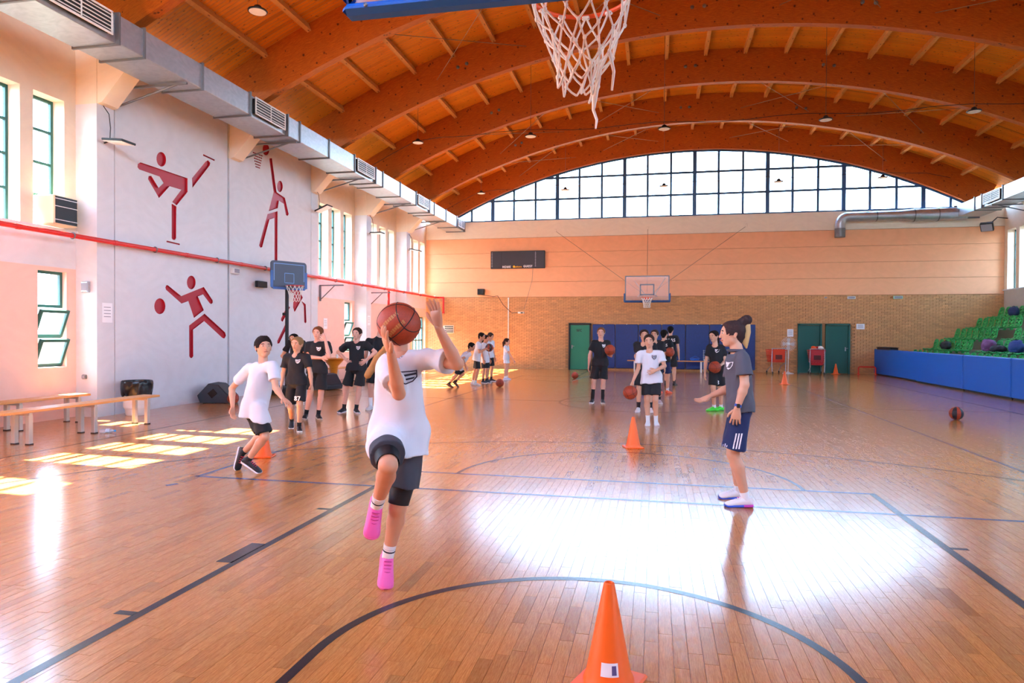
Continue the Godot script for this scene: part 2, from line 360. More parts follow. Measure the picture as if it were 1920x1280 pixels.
	{"label":"long-haired person in a long white shirt between two boys by the brick wall","at":[-4.894,-20.645],"H":1.5,"j":{"head":[0.034,1.39,0.009],"neck":[0.017,1.235,0.005],"shA":[-0.024,1.204,0.154],"shB":[0.058,1.204,-0.144],"elA":[-0.052,0.962,0.187],"elB":[0.052,0.962,-0.187],"wrA":[0.005,0.741,0.212],"wrB":[0.114,0.741,-0.179],"hiA":[-0.004,0.788,0.081],"hiB":[0.038,0.788,-0.072],"knA":[0.008,0.427,0.103],"knB":[0.06,0.427,-0.084],"anA":[-0.028,0.075,0.102],"anB":[0.028,0.075,-0.102],"toA":[0.106,0.026,0.158],"toB":[0.172,0.026,-0.081],"tiA":[0.043,0.597,0.228],"tiB":[0.154,0.597,-0.174],"pel":[0.017,0.823,0.005],"chest":[0.017,1.087,0.005]},"fwd":[0.96,0.27],"look":[0.9,-0.1,0.3],"cell":0.017,"skin":[198,140,110],"hair":[40,28,26],"shirt":[216,217,224],"shorts":[22,23,28],"shoe":[40,44,60],"sock":[28,28,34],"style":"long","emblem":false,"hem":0.2},
	{"label":"person in white shirt looking down behind the long-haired girl","at":[-4.929,-21.387],"H":1.58,"j":{"head":[0.035,1.464,0.013],"neck":[0.017,1.301,0.007],"shA":[-0.042,1.269,0.158],"shB":[0.076,1.269,-0.145],"elA":[-0.074,1.013,0.191],"elB":[0.074,1.013,-0.191],"wrA":[-0.017,0.781,0.223],"wrB":[0.138,0.781,-0.176],"hiA":[-0.013,0.83,0.085],"hiB":[0.048,0.83,-0.071],"knA":[-0.002,0.45,0.109],"knB":[0.072,0.45,-0.082],"anA":[-0.04,0.079,0.104],"anB":[0.04,0.079,-0.104],"toA":[0.095,0.028,0.177],"toB":[0.189,0.028,-0.067],"tiA":[0.021,0.629,0.244],"tiB":[0.18,0.629,-0.166],"pel":[0.017,0.867,0.007],"chest":[0.017,1.145,0.007]},"fwd":[0.93,0.36],"look":[0.85,-0.35,0.3],"cell":0.017,"skin":[198,140,110],"hair":[50,40,36],"shirt":[216,217,224],"shorts":[22,23,28],"shoe":[34,34,42],"sock":[28,28,34],"emblem":false},
	{"label":"person in white shirt and white shorts standing apart by the brick wall","at":[-4.578,-22.292],"H":1.38,"j":{"head":[0.032,1.279,0.004],"neck":[0.016,1.136,0.002],"shA":[-0.001,1.108,0.143],"shB":[0.033,1.108,-0.139],"elA":[0.172,0.869,0.162],"elB":[0.022,0.885,-0.177],"wrA":[0.291,0.674,0.162],"wrB":[0.079,0.682,-0.178],"hiA":[0.007,0.724,0.074],"hiB":[0.025,0.724,-0.071],"knA":[0.021,0.393,0.093],"knB":[0.043,0.393,-0.085],"anA":[-0.012,0.069,0.097],"anB":[0.012,0.069,-0.097],"toA":[0.118,0.024,0.129],"toB":[0.146,0.024,-0.097],"tiA":[0.364,0.557,0.162],"tiB":[0.116,0.549,-0.179],"pel":[0.016,0.757,0.002],"chest":[0.016,1.0,0.002]},"fwd":[1,0.1],"look":[1,0,0.1],"cell":0.017,"skin":[214,160,130],"hair":[52,34,30],"shirt":[216,217,224],"shorts":[232,232,238],"shoe":[196,198,226],"sock":[236,236,240],"short_len":0.5,"style":"pony","emblem":false},
	{"label":"person in black shirt and long black socks holding a ball before the green door","at":[-0.928,-15.39],"H":1.72,"j":{"head":[0.068,1.581,0.0],"neck":[0.063,1.425,0.0],"shA":[-0.098,1.351,0.0],"shB":[0.225,1.354,0.0],"elA":[-0.181,1.084,0.0],"wrA":[-0.203,0.854,0.0],"elB":[0.301,1.139,0.05],"wrB":[0.318,1.064,0.3],"tiB":[0.29,1.114,0.42],"hiA":[-0.028,0.903,0.0],"hiB":[0.146,0.903,0.0],"knA":[-0.086,0.49,0.0],"knB":[0.124,0.49,0.0],"anA":[-0.114,0.086,0.0],"anB":[0.114,0.086,0.0],"toA":[-0.13,0.03,0.166],"toB":[0.137,0.03,0.165],"tiA":[-0.22,0.683,0.0],"pel":[0.059,0.943,0.0],"chest":[0.062,1.251,0.0]},"fwd":[0,1],"look":[0,0,1],"cell":0.014,"skin":[222,168,146],"hair":[128,80,50],"shirt":[26,27,32],"shorts":[22,23,28],"shoe":[32,32,40],"sock":[24,24,28],"sock_len":0.55,"palmB":[-0.2,1,0.2],"curlB":0.5},
	{"label":"person in white shirt and black shorts dribbling a ball towards the small cone","at":[0.292,-11.845],"H":1.56,"j":{"head":[-0.058,1.432,0.025],"neck":[-0.048,1.286,0.025],"shA":[-0.218,1.211,0.025],"shB":[0.139,1.215,0.025],"elA":[-0.234,0.974,0.045],"wrA":[-0.319,0.759,0.145],"tiA":[-0.362,0.661,0.185],"elB":[0.202,1.018,0.075],"wrB":[0.061,0.951,0.225],"tiB":[-0.018,0.924,0.245],"hiA":[-0.098,0.819,0.025],"hiB":[0.072,0.819,0.025],"knA":[-0.086,0.445,0.075],"knB":[0.056,0.445,0.105],"anA":[-0.067,0.078,0.025],"anB":[0.067,0.078,-0.025],"toA":[-0.076,0.028,0.176],"toB":[0.085,0.028,0.125],"pel":[-0.013,0.856,0.025],"chest":[-0.036,1.131,0.025]},"fwd":[0,1],"look":[-0.05,-0.05,1],"cell":0.0125,"skin":[214,160,130],"hair":[66,46,38],"shirt":[216,217,224],"shorts":[22,23,28],"shoe":[226,228,230],"sock":[232,232,234],"style":"pony","sock_len":0.26,"hem":0.15,"loose":1.06,"palmA":[0,-1,0.2],"short_len":0.8},
	{"label":"person with tied back hair in black shirt directly behind the dribbling girl","at":[0.134,-13.85],"H":1.66,"j":{"head":[-0.011,1.529,0.02],"neck":[-0.01,1.368,0.02],"shA":[-0.171,1.333,0.02],"shB":[0.171,1.333,0.02],"elA":[-0.134,1.11,0.02],"elB":[0.215,1.064,0.0],"wrA":[-0.171,1.116,0.22],"wrB":[0.225,0.82,0.068],"hiA":[-0.088,0.871,0.02],"hiB":[0.088,0.871,0.02],"knA":[-0.107,0.473,0.039],"knB":[0.107,0.473,0.039],"anA":[-0.117,0.083,0.0],"anB":[0.117,0.083,0.0],"toA":[-0.137,0.029,0.16],"toB":[0.137,0.029,0.16],"tiA":[-0.201,1.121,0.383],"tiB":[0.231,0.661,0.113],"pel":[-0.0,0.911,0.02],"chest":[-0.007,1.204,0.02]},"fwd":[0,1],"look":[0.05,0,1],"cell":0.015,"skin":[214,160,130],"hair":[60,42,36],"shirt":[26,27,32],"shorts":[22,23,28],"shoe":[222,222,224],"sock":[24,24,28],"style":"pony","sock_len":0.3,"emblem":false},
	{"label":"person in black shirt mostly hidden behind the dribbling girl's shoulder","at":[0.319,-15.619],"H":1.66,"j":{"head":[0.004,1.538,0.039],"neck":[0.002,1.367,0.019],"shA":[-0.168,1.333,0.036],"shB":[0.172,1.333,0.002],"elA":[-0.214,1.064,0.021],"elB":[0.214,1.064,-0.021],"wrA":[-0.217,0.82,0.09],"wrB":[0.23,0.82,0.046],"hiA":[-0.085,0.871,0.028],"hiB":[0.089,0.871,0.011],"knA":[-0.103,0.473,0.05],"knB":[0.111,0.473,0.028],"anA":[-0.117,0.083,0.012],"anB":[0.117,0.083,-0.012],"toA":[-0.121,0.029,0.173],"toB":[0.152,0.029,0.145],"tiA":[-0.219,0.661,0.136],"tiB":[0.241,0.661,0.089],"pel":[0.002,0.911,0.019],"chest":[0.002,1.203,0.019]},"fwd":[0.1,1],"look":[-0.2,0,1],"cell":0.017,"skin":[214,160,130],"hair":[70,50,40],"shirt":[26,27,32],"shorts":[22,23,28],"shoe":[214,214,218],"sock":[28,28,34],"style":"pony","emblem":false},
	{"label":"person seen from behind in black shirt with lettering, tucking a ball under the arm","at":[0.558,-18.282],"H":1.68,"j":{"head":[0.017,1.556,-0.036],"neck":[0.008,1.384,-0.018],"shA":[0.165,1.349,0.056],"shB":[-0.148,1.349,-0.092],"elA":[0.227,1.136,0.082],"elB":[-0.197,1.077,-0.093],"wrA":[0.205,1.004,-0.118],"wrB":[-0.176,0.83,-0.16],"hiA":[0.089,0.882,0.02],"hiB":[-0.072,0.882,-0.056],"knA":[0.115,0.479,0.011],"knB":[-0.081,0.479,-0.082],"anA":[0.107,0.084,0.051],"anB":[-0.107,0.084,-0.051],"toA":[0.195,0.03,-0.087],"toB":[-0.056,0.03,-0.206],"tiA":[0.19,0.912,-0.258],"tiB":[-0.162,0.668,-0.203],"pel":[0.008,0.922,-0.018],"chest":[0.008,1.217,-0.018]},"fwd":[0.43,-0.9],"look":[0.5,0,-0.8],"cell":0.016,"skin":[214,160,130],"hair":[30,26,26],"shirt":[26,27,32],"shorts":[24,34,80],"shoe":[240,100,60],"sock":[230,230,232],"sole":[240,90,50],"emblem":false,"back_text":[["BULAS",0.1],["ACADEMY",0.05],["OC",0.09]]},
	{"label":"taller person seen from behind in black shirt and black shoes near the blue mats","at":[0.789,-21.179],"H":1.82,"j":{"head":[0.01,1.686,-0.042],"neck":[0.005,1.499,-0.021],"shA":[0.187,1.461,0.024],"shB":[-0.177,1.461,-0.066],"elA":[0.229,1.167,0.056],"elB":[-0.229,1.167,-0.056],"wrA":[0.257,0.899,-0.014],"wrB":[-0.221,0.899,-0.132],"hiA":[0.099,0.956,0.002],"hiB":[-0.088,0.956,-0.044],"knA":[0.125,0.519,-0.013],"knB":[-0.104,0.519,-0.07],"anA":[0.125,0.091,0.031],"anB":[-0.125,0.091,-0.031],"toA":[0.188,0.032,-0.134],"toB":[-0.104,0.032,-0.206],"tiA":[0.276,0.724,-0.06],"tiB":[-0.216,0.724,-0.181],"pel":[0.005,0.998,-0.021],"chest":[0.005,1.319,-0.021]},"fwd":[0.24,-0.97],"look":[0.3,0,-0.9],"cell":0.017,"skin":[214,160,130],"hair":[30,26,26],"shirt":[26,27,32],"shorts":[22,23,28],"shoe":[24,24,28],"sock":[28,28,34],"emblem":false,"back_text":[["ELLAS",0.12],["TEAM",0.05]],"sole":[30,30,34]},
	{"label":"person in black shirt with bright green shoes holding a ball at the waist","at":[1.596,-14.41],"H":1.66,"j":{"head":[-0.089,1.514,0.05],"neck":[-0.062,1.351,0.05],"shA":[-0.185,1.284,0.03],"shB":[0.079,1.286,0.0],"elA":[-0.237,1.012,0.05],"wrA":[-0.258,0.784,0.08],"elB":[0.134,1.019,0.1],"wrB":[0.033,0.95,0.3],"tiB":[-0.053,0.909,0.35],"hiA":[-0.099,0.871,0.05],"hiB":[0.037,0.871,0.05],"knA":[-0.099,0.473,0.09],"knB":[0.055,0.473,0.0],"anA":[-0.072,0.083,0.05],"anB":[0.072,0.083,-0.05],"toA":[-0.21,0.029,0.134],"toB":[-0.048,0.029,0.057],"tiA":[-0.274,0.62,0.102],"pel":[-0.031,0.911,0.05],"chest":[-0.051,1.192,0.05]},"fwd":[-0.5,0.85],"look":[-0.6,-0.05,0.8],"cell":0.014,"skin":[214,160,130],"hair":[44,32,30],"shirt":[26,27,32],"shorts":[22,23,28],"shoe":[70,226,60],"sock":[236,236,240],"style":"pony","sole":[70,200,50],"sock_len":0.12,"number":["8","knB","hiB"],"palmB":[-0.7,0,-0.4],"curlB":0.3},
	{"label":"person in grey polo shirt and navy shorts standing side-on with one hand held out","at":[1.129,-6.545],"H":1.68,"j":{"head":[-0.108,1.553,0.095],"neck":[-0.065,1.408,0.095],"shA":[-0.084,1.329,-0.075],"shB":[-0.035,1.337,0.265],"elA":[-0.103,1.053,-0.095],"wrA":[-0.278,0.976,-0.065],"tiA":[-0.396,0.921,-0.035],"elB":[-0.025,1.114,0.315],"wrB":[-0.088,0.908,0.335],"tiB":[-0.107,0.75,0.315],"hiA":[-0.037,0.882,0.005],"hiB":[-0.044,0.882,0.185],"pel":[-0.038,0.928,0.095],"knA":[-0.08,0.479,-0.045],"knB":[-0.105,0.479,0.185],"anA":[-0.012,0.084,-0.155],"anB":[0.012,0.084,0.155],"toA":[-0.174,0.03,-0.145],"toB":[-0.151,0.03,0.165],"chest":[-0.056,1.235,0.095]},"fwd":[-1,0.1],"look":[-1,0.0,0.12],"cell":0.0095,"skin":[216,158,126],"hair":[66,48,46],"shirt":[84,82,92],"shorts":[24,38,84],"shoe":[232,230,230],"sock":[236,236,240],"style":"bun","sole":[50,84,200],"heel":[206,60,170],"sock_len":0.14,"collar":1,"stripes":[0.05,1,"B"],"watch":"B","palmA":[0.0,1,0.25],"curlA":0.3,"wide":1.06,"short_len":0.88,"short_wide":1.1,"hem":0.07}]
const BALLS := [
	[-1.071,1.601,-3.58,0.121,"basketball held up in front of the leaping player's face",0.5,0.3,0.75,0],
	[-0.634,1.207,-15.0,0.119,"basketball on the open hand of the boy before the green door",0.2,0.4,0.1,0],
	[-0.071,0.571,-11.6,0.12,"basketball bouncing under the dribbling girl's hand",0.3,0.1,0.4,0],
	[1.511,0.906,-14.1,0.12,"basketball held at the waist above the green shoes",0.1,0.6,0.2,0],
	[-4.515,1.136,-19.7,0.12,"orange and dark ball held out by the boy near the brick wall",0.1,0.3,0.9,1],
	[0.715,1.096,-18.1,0.12,"basketball tucked under the arm of the boy seen from behind",0,0,0.4,0],
	[5.801,0.122,-13.955,0.122,"black and red striped ball lying alone on the floor by the barrier",0,0.1,0,1],
	[-4.078,0.12,-19.212,0.12,"dark red basketball on the floor beside the children by the brick wall",0.2,0,0.3,0],
	[-2.379,0.12,-23.488,0.12,"basketball on the floor before the green door",0.4,0,0.1,0],
	[-8.614,0.12,-13.121,0.12,"basketball on the floor behind the running boy",0.4,0.3,0.1,0]]

# grain along u: long streaks, pores, a few knots
func wood_image(w: int, h: int, base: Color, dark: Color, knots: int, sd: int, streak := 0.06) -> ImageTexture:
	var nz := FastNoiseLite.new()
	nz.seed = sd
	nz.frequency = 1.0
	nz.fractal_octaves = 3
	var r := RandomNumberGenerator.new()
	r.seed = sd
	var ks := []
	for k in knots:
		ks.append([r.randf() * w, r.randf() * h, r.randf_range(2.5, 6.0), r.randf_range(0.6, 1.0)])
	var im := Image.create(w, h, true, Image.FORMAT_RGB8)
	for y in h:
		for x in w:
			var wv := nz.get_noise_2d(x * 0.004, y * 0.02 + 40.0)
			var s := nz.get_noise_2d(x * 0.012 + 9.0, y * streak * 6.0 + wv * 1.5) * 0.5 + nz.get_noise_2d(x * 0.05, y * 0.9 + 300.0) * 0.3
			im.set_pixel(x, y, base.lerp(dark, clampf(0.35 + s * 0.9, 0, 1)))
	for k in ks:
		var kr: float = k[2]
		for dy in range(int(-kr * 2), int(kr * 2) + 1):
			for dx in range(int(-kr * 3), int(kr * 3) + 1):
				var q := sqrt(pow(dx / 1.35, 2) + dy * dy) / kr
				if q < 1.7:
					var px := posmod(int(k[0]) + dx, w)
					var py := posmod(int(k[1]) + dy, h)
					var a: float = clampf(1.6 - q, 0, 1) * k[3]
					im.set_pixel(px, py, im.get_pixel(px, py).lerp(Color(dark.r * 0.35, dark.g * 0.25, dark.b * 0.2), a * 0.85))
	im.generate_mipmaps()
	return ImageTexture.create_from_image(im)

func materials() -> void:
	var oak := wood_image(512, 256, rgb(218, 152, 84), rgb(166, 98, 42), 0, 5)
	M.plank = mat(Color(1, 1, 1), 0.25, 0.0, oak)
	M.plank.vertex_color_use_as_albedo = true
	M.plank.roughness_texture = speckle(0.05, Color(0.55, 0.55, 0.55), Color(1, 1, 1), 256, 4)
	M.plank.metallic_specular = 0.55
	M.plank.clearcoat_enabled = true
	M.plank.clearcoat = 0.3
	M.plank.clearcoat_roughness = 0.14
	M.joint = mat(rgb(70, 44, 24), 0.6)
	M.line_dark = mat(rgb(34, 36, 44), 0.22)
	M.line_blue = mat(rgb(38, 78, 132), 0.22)
	var pine := wood_image(1024, 512, rgb(196, 104, 24), rgb(142, 62, 8), 46, 11, 0.03)
	M.beam = mat(Color(1, 1, 1), 0.45, 0.0, pine)
	var deck := wood_image(1024, 512, rgb(248, 156, 36), rgb(208, 110, 14), 60, 17, 0.05)
	M.deck = mat(Color(1, 1, 1), 0.5, 0.0, deck)
	M.deck.vertex_color_use_as_albedo = true
	M.purlin = mat(rgb(226, 170, 104), 0.55, 0.0, wood_image(512, 128, rgb(255, 250, 240), rgb(222, 196, 160), 8, 23))
	var plaster := speckle(0.03, Color(0.965, 0.965, 0.965), Color(1, 1, 1), 256, 5)
	var paint := func(c: Color) -> StandardMaterial3D:
		var m := mat(c, 0.75, 0.0, plaster)
		m.uv1_triplanar = true
		m.uv1_world_triplanar = true
		m.uv1_scale = Vector3(0.4, 0.4, 0.4)
		return m
	M.white_wall = paint.call(rgb(222, 222, 226))
	M.cream = paint.call(rgb(236, 222, 200))
	M.pink = paint.call(rgb(248, 204, 186))
	M.salmon = paint.call(rgb(246, 180, 134))
	M.grey_wall = paint.call(rgb(190, 186, 182))
	M.concrete = paint.call(rgb(172, 166, 158))
	M.red_recess = mat(rgb(176, 8, 34), 0.55)
	M.brick = mat(Color(1, 1, 1), 0.8, 0.0, speckle(0.08, Color(0.86, 0.86, 0.86), Color(1, 1, 1), 128, 4))
	M.brick.vertex_color_use_as_albedo = true
	M.mortar = mat(rgb(196, 150, 106), 0.9)
	M.frame_blue = mat(rgb(44, 92, 140), 0.45)
	M.frame_green = mat(rgb(38, 92, 84), 0.45)
	var glass := mat(Color(0.95, 0.98, 1.0, 0.06), 0.02)
	glass.transparency = BaseMaterial3D.TRANSPARENCY_ALPHA
	M.glass = glass
	M.zinc = mat(rgb(188, 194, 200), 0.38, 0.75, speckle(0.02, Color(0.9, 0.91, 0.92), Color(1, 1, 1), 256, 3))
	M.zinc.uv1_triplanar = true
	M.zinc.uv1_scale = Vector3(1.3, 1.3, 1.3)
	M.zinc_dark = mat(rgb(120, 124, 128), 0.45, 0.6)
	M.red_paint = mat(rgb(214, 40, 34), 0.4)
	M.steel = mat(rgb(120, 120, 122), 0.4, 0.8)
	M.wire = mat(rgb(150, 130, 110), 0.5, 0.4)
	M.black = mat(rgb(24, 25, 28), 0.55)
	M.black_gloss = mat(rgb(16, 16, 20), 0.25)
	M.white_plastic = mat(rgb(236, 236, 232), 0.4)
	M.paper = mat(rgb(242, 242, 246), 0.7)
	M.print = mat(rgb(150, 150, 160), 0.7)
	M.mat_blue = mat(rgb(22, 56, 128), 0.5, 0.0, speckle(0.1, Color(0.9, 0.9, 0.9), Color(1, 1, 1), 128, 3))
	M.pad_blue = mat(rgb(0, 92, 184), 0.5)
	M.door_green = mat(rgb(26, 132, 96), 0.45)
	M.door_teal = mat(rgb(14, 92, 82), 0.45)
	M.orange = mat(rgb(255, 106, 26), 0.45)
	M.seat_green = mat(rgb(40, 190, 96), 0.4)
	M.bench_wood = mat(rgb(232, 176, 112), 0.45, 0.0, wood_image(512, 128, rgb(255, 252, 246), rgb(226, 196, 160), 4, 31))
	M.bench_steel = mat(rgb(196, 194, 186), 0.4, 0.5)
	M.rope = mat(rgb(236, 230, 220), 0.8)
	M.rim = mat(rgb(232, 84, 34), 0.4)
	M.board_white = mat(rgb(240, 240, 244), 0.4)
	M.ball = mat(rgb(176, 66, 34), 0.6, 0.0, speckle(0.3, Color(0.85, 0.85, 0.85), Color(1, 1, 1), 128, 2))
	M.seam = mat(rgb(30, 20, 18), 0.6)
	M.gold = mat(rgb(206, 168, 92), 0.5)

func view_and_light() -> void:
	var cam := Camera3D.new()
	cam.name = "camera"
	add_child(cam)
	var yaw := deg_to_rad(11.907)
	var tilt := deg_to_rad(0.6355)
	var roll := deg_to_rad(0.295)
	var fwd := Vector3(-sin(yaw), 0, -cos(yaw))
	var right := Vector3(cos(yaw), 0, -sin(yaw))
	var f2 := (fwd * cos(tilt) - Vector3.UP * sin(tilt)).normalized()
	var up := (Vector3.UP * cos(tilt) + fwd * sin(tilt)).normalized()
	var r2 := right * cos(roll) + up * sin(roll)
	var u2 := up * cos(roll) - right * sin(roll)
	cam.transform = Transform3D(Basis(r2, u2, -f2), W(0.331, 1.548, 0))
	cam.fov = rad_to_deg(2.0 * atan(640.0 / 1270.36))
	cam.near = 0.05
	cam.far = 200.0
	cam.current = true
	var e := Environment.new()
	e.background_mode = Environment.BG_SKY
	var sky := Sky.new()
	var sm := ProceduralSkyMaterial.new()
	sm.sky_top_color = Color(0.6, 0.79, 1.0)
	sm.sky_horizon_color = Color(0.87, 0.95, 1.0)
	sm.ground_horizon_color = Color(0.62, 0.6, 0.56)
	sm.ground_bottom_color = Color(0.5, 0.47, 0.42)
	sm.sky_energy_multiplier = 3.2
	sm.ground_energy_multiplier = 2.0
	sky.sky_material = sm
	e.sky = sky
	e.tonemap_mode = Environment.TONE_MAPPER_LINEAR
	e.tonemap_exposure = 2.0
	e.sdfgi_enabled = true
	e.ssao_enabled = true
	e.ssil_enabled = true
	var we := WorldEnvironment.new()
	we.name = "environment"
	we.environment = e
	add_child(we)
	var sun := DirectionalLight3D.new()
	sun.name = "sun"
	add_child(sun)
	sun.look_at_from_position(Vector3.ZERO, Vector3(1.0, -1.162, 0.09), Vector3.UP)
	sun.light_color = Color(1.0, 0.95, 0.87)
	sun.light_energy = 26.0
	sun.light_angular_distance = 0.6
	sun.sky_mode = DirectionalLight3D.SKY_MODE_LIGHT_ONLY
	sun.shadow_enabled = true

func arch_y(x: float, r: float) -> float:
	return YC + sqrt(r * r - (x - XC) * (x - XC))

func build_floor() -> void:
	var fl := structure("floor", "glossy strip parquet sports floor with court markings")
	part(fl, "slab", MB.new().box(Vector3((XL + XR) / 2, -0.16, -(DF + DN) / 2), Vector3(XR - XL + 0.8, 0.3, DF - DN + 0.8)), M.joint)
	# strips of wood, 7 cm wide, laid along the hall: each with its own tone, height and tilt
	var pw := 0.07
	var all := MB.new()
	var near := []
	var nx := int((XR - XL) / pw)
	for k in nx:
		var x0 := XL + k * pw
		var d := DN - rng.randf() * 0.4
		while d < DF:
			var ln := rng.randf_range(0.36, 0.56)
			var a := maxf(d, DN)
			var b := minf(d + ln, DF)
			d += ln
			if b - a < 0.04:
				continue
			var tone := 1.0 + rng.randfn(0.0, 0.11)
			var warm := rng.randfn(0.0, 0.035)
			var cc := Color(clampf(tone * (1 + warm), 0.55, 1.3), clampf(tone, 0.5, 1.25), clampf(tone * (1 - 1.6 * warm), 0.45, 1.25))
			var h := rng.randf_range(-0.0004, 0.0004)
			var calm := 0.8 if d < 6.0 else 0.12
			var tx := rng.randfn(0.0, 0.001) * calm
			var td := rng.randfn(0.0, 0.0006) * calm
			var uo := Vector2(rng.randf(), rng.randf())
			# the 300 strips that show largest lie at the bottom of the picture
			var vis := a > 2.45 and b < 4.5 and absf(x0 + 0.035 - 0.33 + 0.21 * (a + b) / 2) < 0.36 * (a + b)
			var m := MB.new() if vis and near.size() < 300 else all
			m.col = cc
			var g := 0.0009
			var hw := pw / 2 - g
			var hl := (b - a) / 2 - g
			var cx := x0 + pw / 2
			var cd := (a + b) / 2
			var q := []
			for e in [[-1, -1], [1, -1], [1, 1], [-1, 1]]:
				# ends cup up a little
				q.append(W(cx + e[0] * hw, h + e[0] * hw * tx * 2.0 + e[1] * hl * td + 0.0, cd + e[1] * hl))
			var u0 := uo
			var u1 := uo + Vector2((b - a) * 0.9, pw * 1.6)
			m.quad(q[0], q[1], q[2], q[3], u0, Vector2(u0.x, u1.y), u1, Vector2(u1.x, u0.y))
			for s in 4:
				var p0: Vector3 = q[s]
				var p1: Vector3 = q[(s + 1) % 4]
				m.quad(p0 + Vector3(0, -0.006, 0), p1 + Vector3(0, -0.006, 0), p1, p0, u0, u0, u1, u1)
			if m != all:
				near.append(m)
	for m in near:
		part(fl, "plank", m, M.plank)
	var st := part(fl, "plank_field", all, M.plank)
	st.set_meta("kind", "stuff")
	# painted lines
	var y := 0.0012
	var strip := func(called: String, pts: Array, w: float, material: Material) -> void:
		var m := MB.new()
		for k in pts.size() - 1:
			var p: Vector2 = pts[k]
			var q: Vector2 = pts[k + 1]
			var d0: Vector2 = (pts[k + 1] - pts[maxi(k - 1, 0)]).normalized()
			var d1: Vector2 = (pts[mini(k + 2, pts.size() - 1)] - pts[k]).normalized()
			var n0 := Vector2(-d0.y, d0.x) * w / 2
			var n1 := Vector2(-d1.y, d1.x) * w / 2
			m.quad(W(p.x - n0.x, y, p.y - n0.y), W(p.x + n0.x, y, p.y + n0.y), W(q.x + n1.x, y, q.y + n1.y), W(q.x - n1.x, y, q.y - n1.y))
		part(fl, called, m, material)
		y += 0.00015
	var arc := func(cx: float, cd: float, r: float, a0: float, a1: float, seg: int) -> Array:
		var o := []
		for k in seg + 1:
			var a := deg_to_rad(a0 + (a1 - a0) * k / seg)
			o.append(Vector2(cx + r * cos(a), cd + r * sin(a)))
		return o
	for s in [[3.0, 1.0], [28.14, -1.0]]:
		var h: float = s[0]
		var g: float = s[1]
		var bl := h - 1.575 * g
		var ft := h + 4.2 * g
		for x in [-2.425, 2.425]:
			strip.call("lane_line", [Vector2(x, bl), Vector2(x, ft)], 0.06, M.line_dark)
		strip.call("free_throw_line", [Vector2(-2.45, ft), Vector2(2.45, ft)], 0.05, M.line_blue)
		strip.call("restraining_arc", arc.call(0.0, h, 1.275, 0.0 if g > 0 else 180.0, 180.0 if g > 0 else 360.0, 48), 0.055, M.line_dark)
		for x in [-1.275, 1.275]:
			strip.call("restraining_arc", [Vector2(x, h - 0.375 * g), Vector2(x, h)], 0.055, M.line_dark)
		strip.call("free_throw_circle", arc.call(0.0, ft, 1.8, 0.0 if g > 0 else 180.0, 180.0 if g > 0 else 360.0, 48), 0.045, M.line_dark)
		var t0 := rad_to_deg(acos(6.6 / 6.725))
		strip.call("three_point_line", [Vector2(6.6, bl)] + arc.call(0.0, h, 6.725, t0 if g > 0 else -t0, 180.0 - t0 if g > 0 else -180.0 + t0, 80) + [Vector2(-6.6, bl)], 0.045, M.line_dark)
		for x in [-1.0, 1.0]:
			strip.call("lane_mark", [Vector2(x * 2.45, h + 0.2 * g), Vector2(x * 2.57, h + 0.2 * g)], 0.05, M.line_dark)
			strip.call("lane_block", [Vector2(x * 2.5, h + 1.05 * g), Vector2(x * 2.5, h + 1.47 * g)], 0.12, M.line_dark)
			strip.call("lane_mark", [Vector2(x * 2.45, h + 2.48 * g), Vector2(x * 2.57, h + 2.48 * g)], 0.05, M.line_dark)
		strip.call("end_line", [Vector2(-7.5, bl), Vector2(7.5, bl)], 0.05, M.line_dark)
	for x in [-7.47, 7.5]:
		strip.call("side_line", [Vector2(x, 1.4), Vector2(x, 29.7)], 0.05, M.line_dark)
	strip.call("halfway_line", [Vector2(-7.5, 15.57), Vector2(7.5, 15.57)], 0.045, M.line_dark)
	strip.call("centre_circle", arc.call(0.0, 15.57, 1.8, 0.0, 360.0, 72), 0.045, M.line_dark)
	for x in [-4.475, 4.475]:
		strip.call("volleyball_line", [Vector2(x, 6.42), Vector2(x, 24.6)], 0.05, M.line_blue)
	for d in [6.42, 24.6]:
		strip.call("volleyball_line", [Vector2(-4.5, d), Vector2(4.5, d)], 0.05, M.line_blue)
	for t in [[-4.46, 6.01], [-6.165, 6.64], [-6.155, 7.33]]:
		strip.call("tick_mark", [Vector2(t[0] - 0.03, t[1] - 0.05), Vector2(t[0] + 0.03, t[1] + 0.05)], 0.06, M.line_blue)
	strip.call("green_line", [Vector2(-2.35, 22.3), Vector2(-1.95, 26.4)], 0.05, M.door_teal)

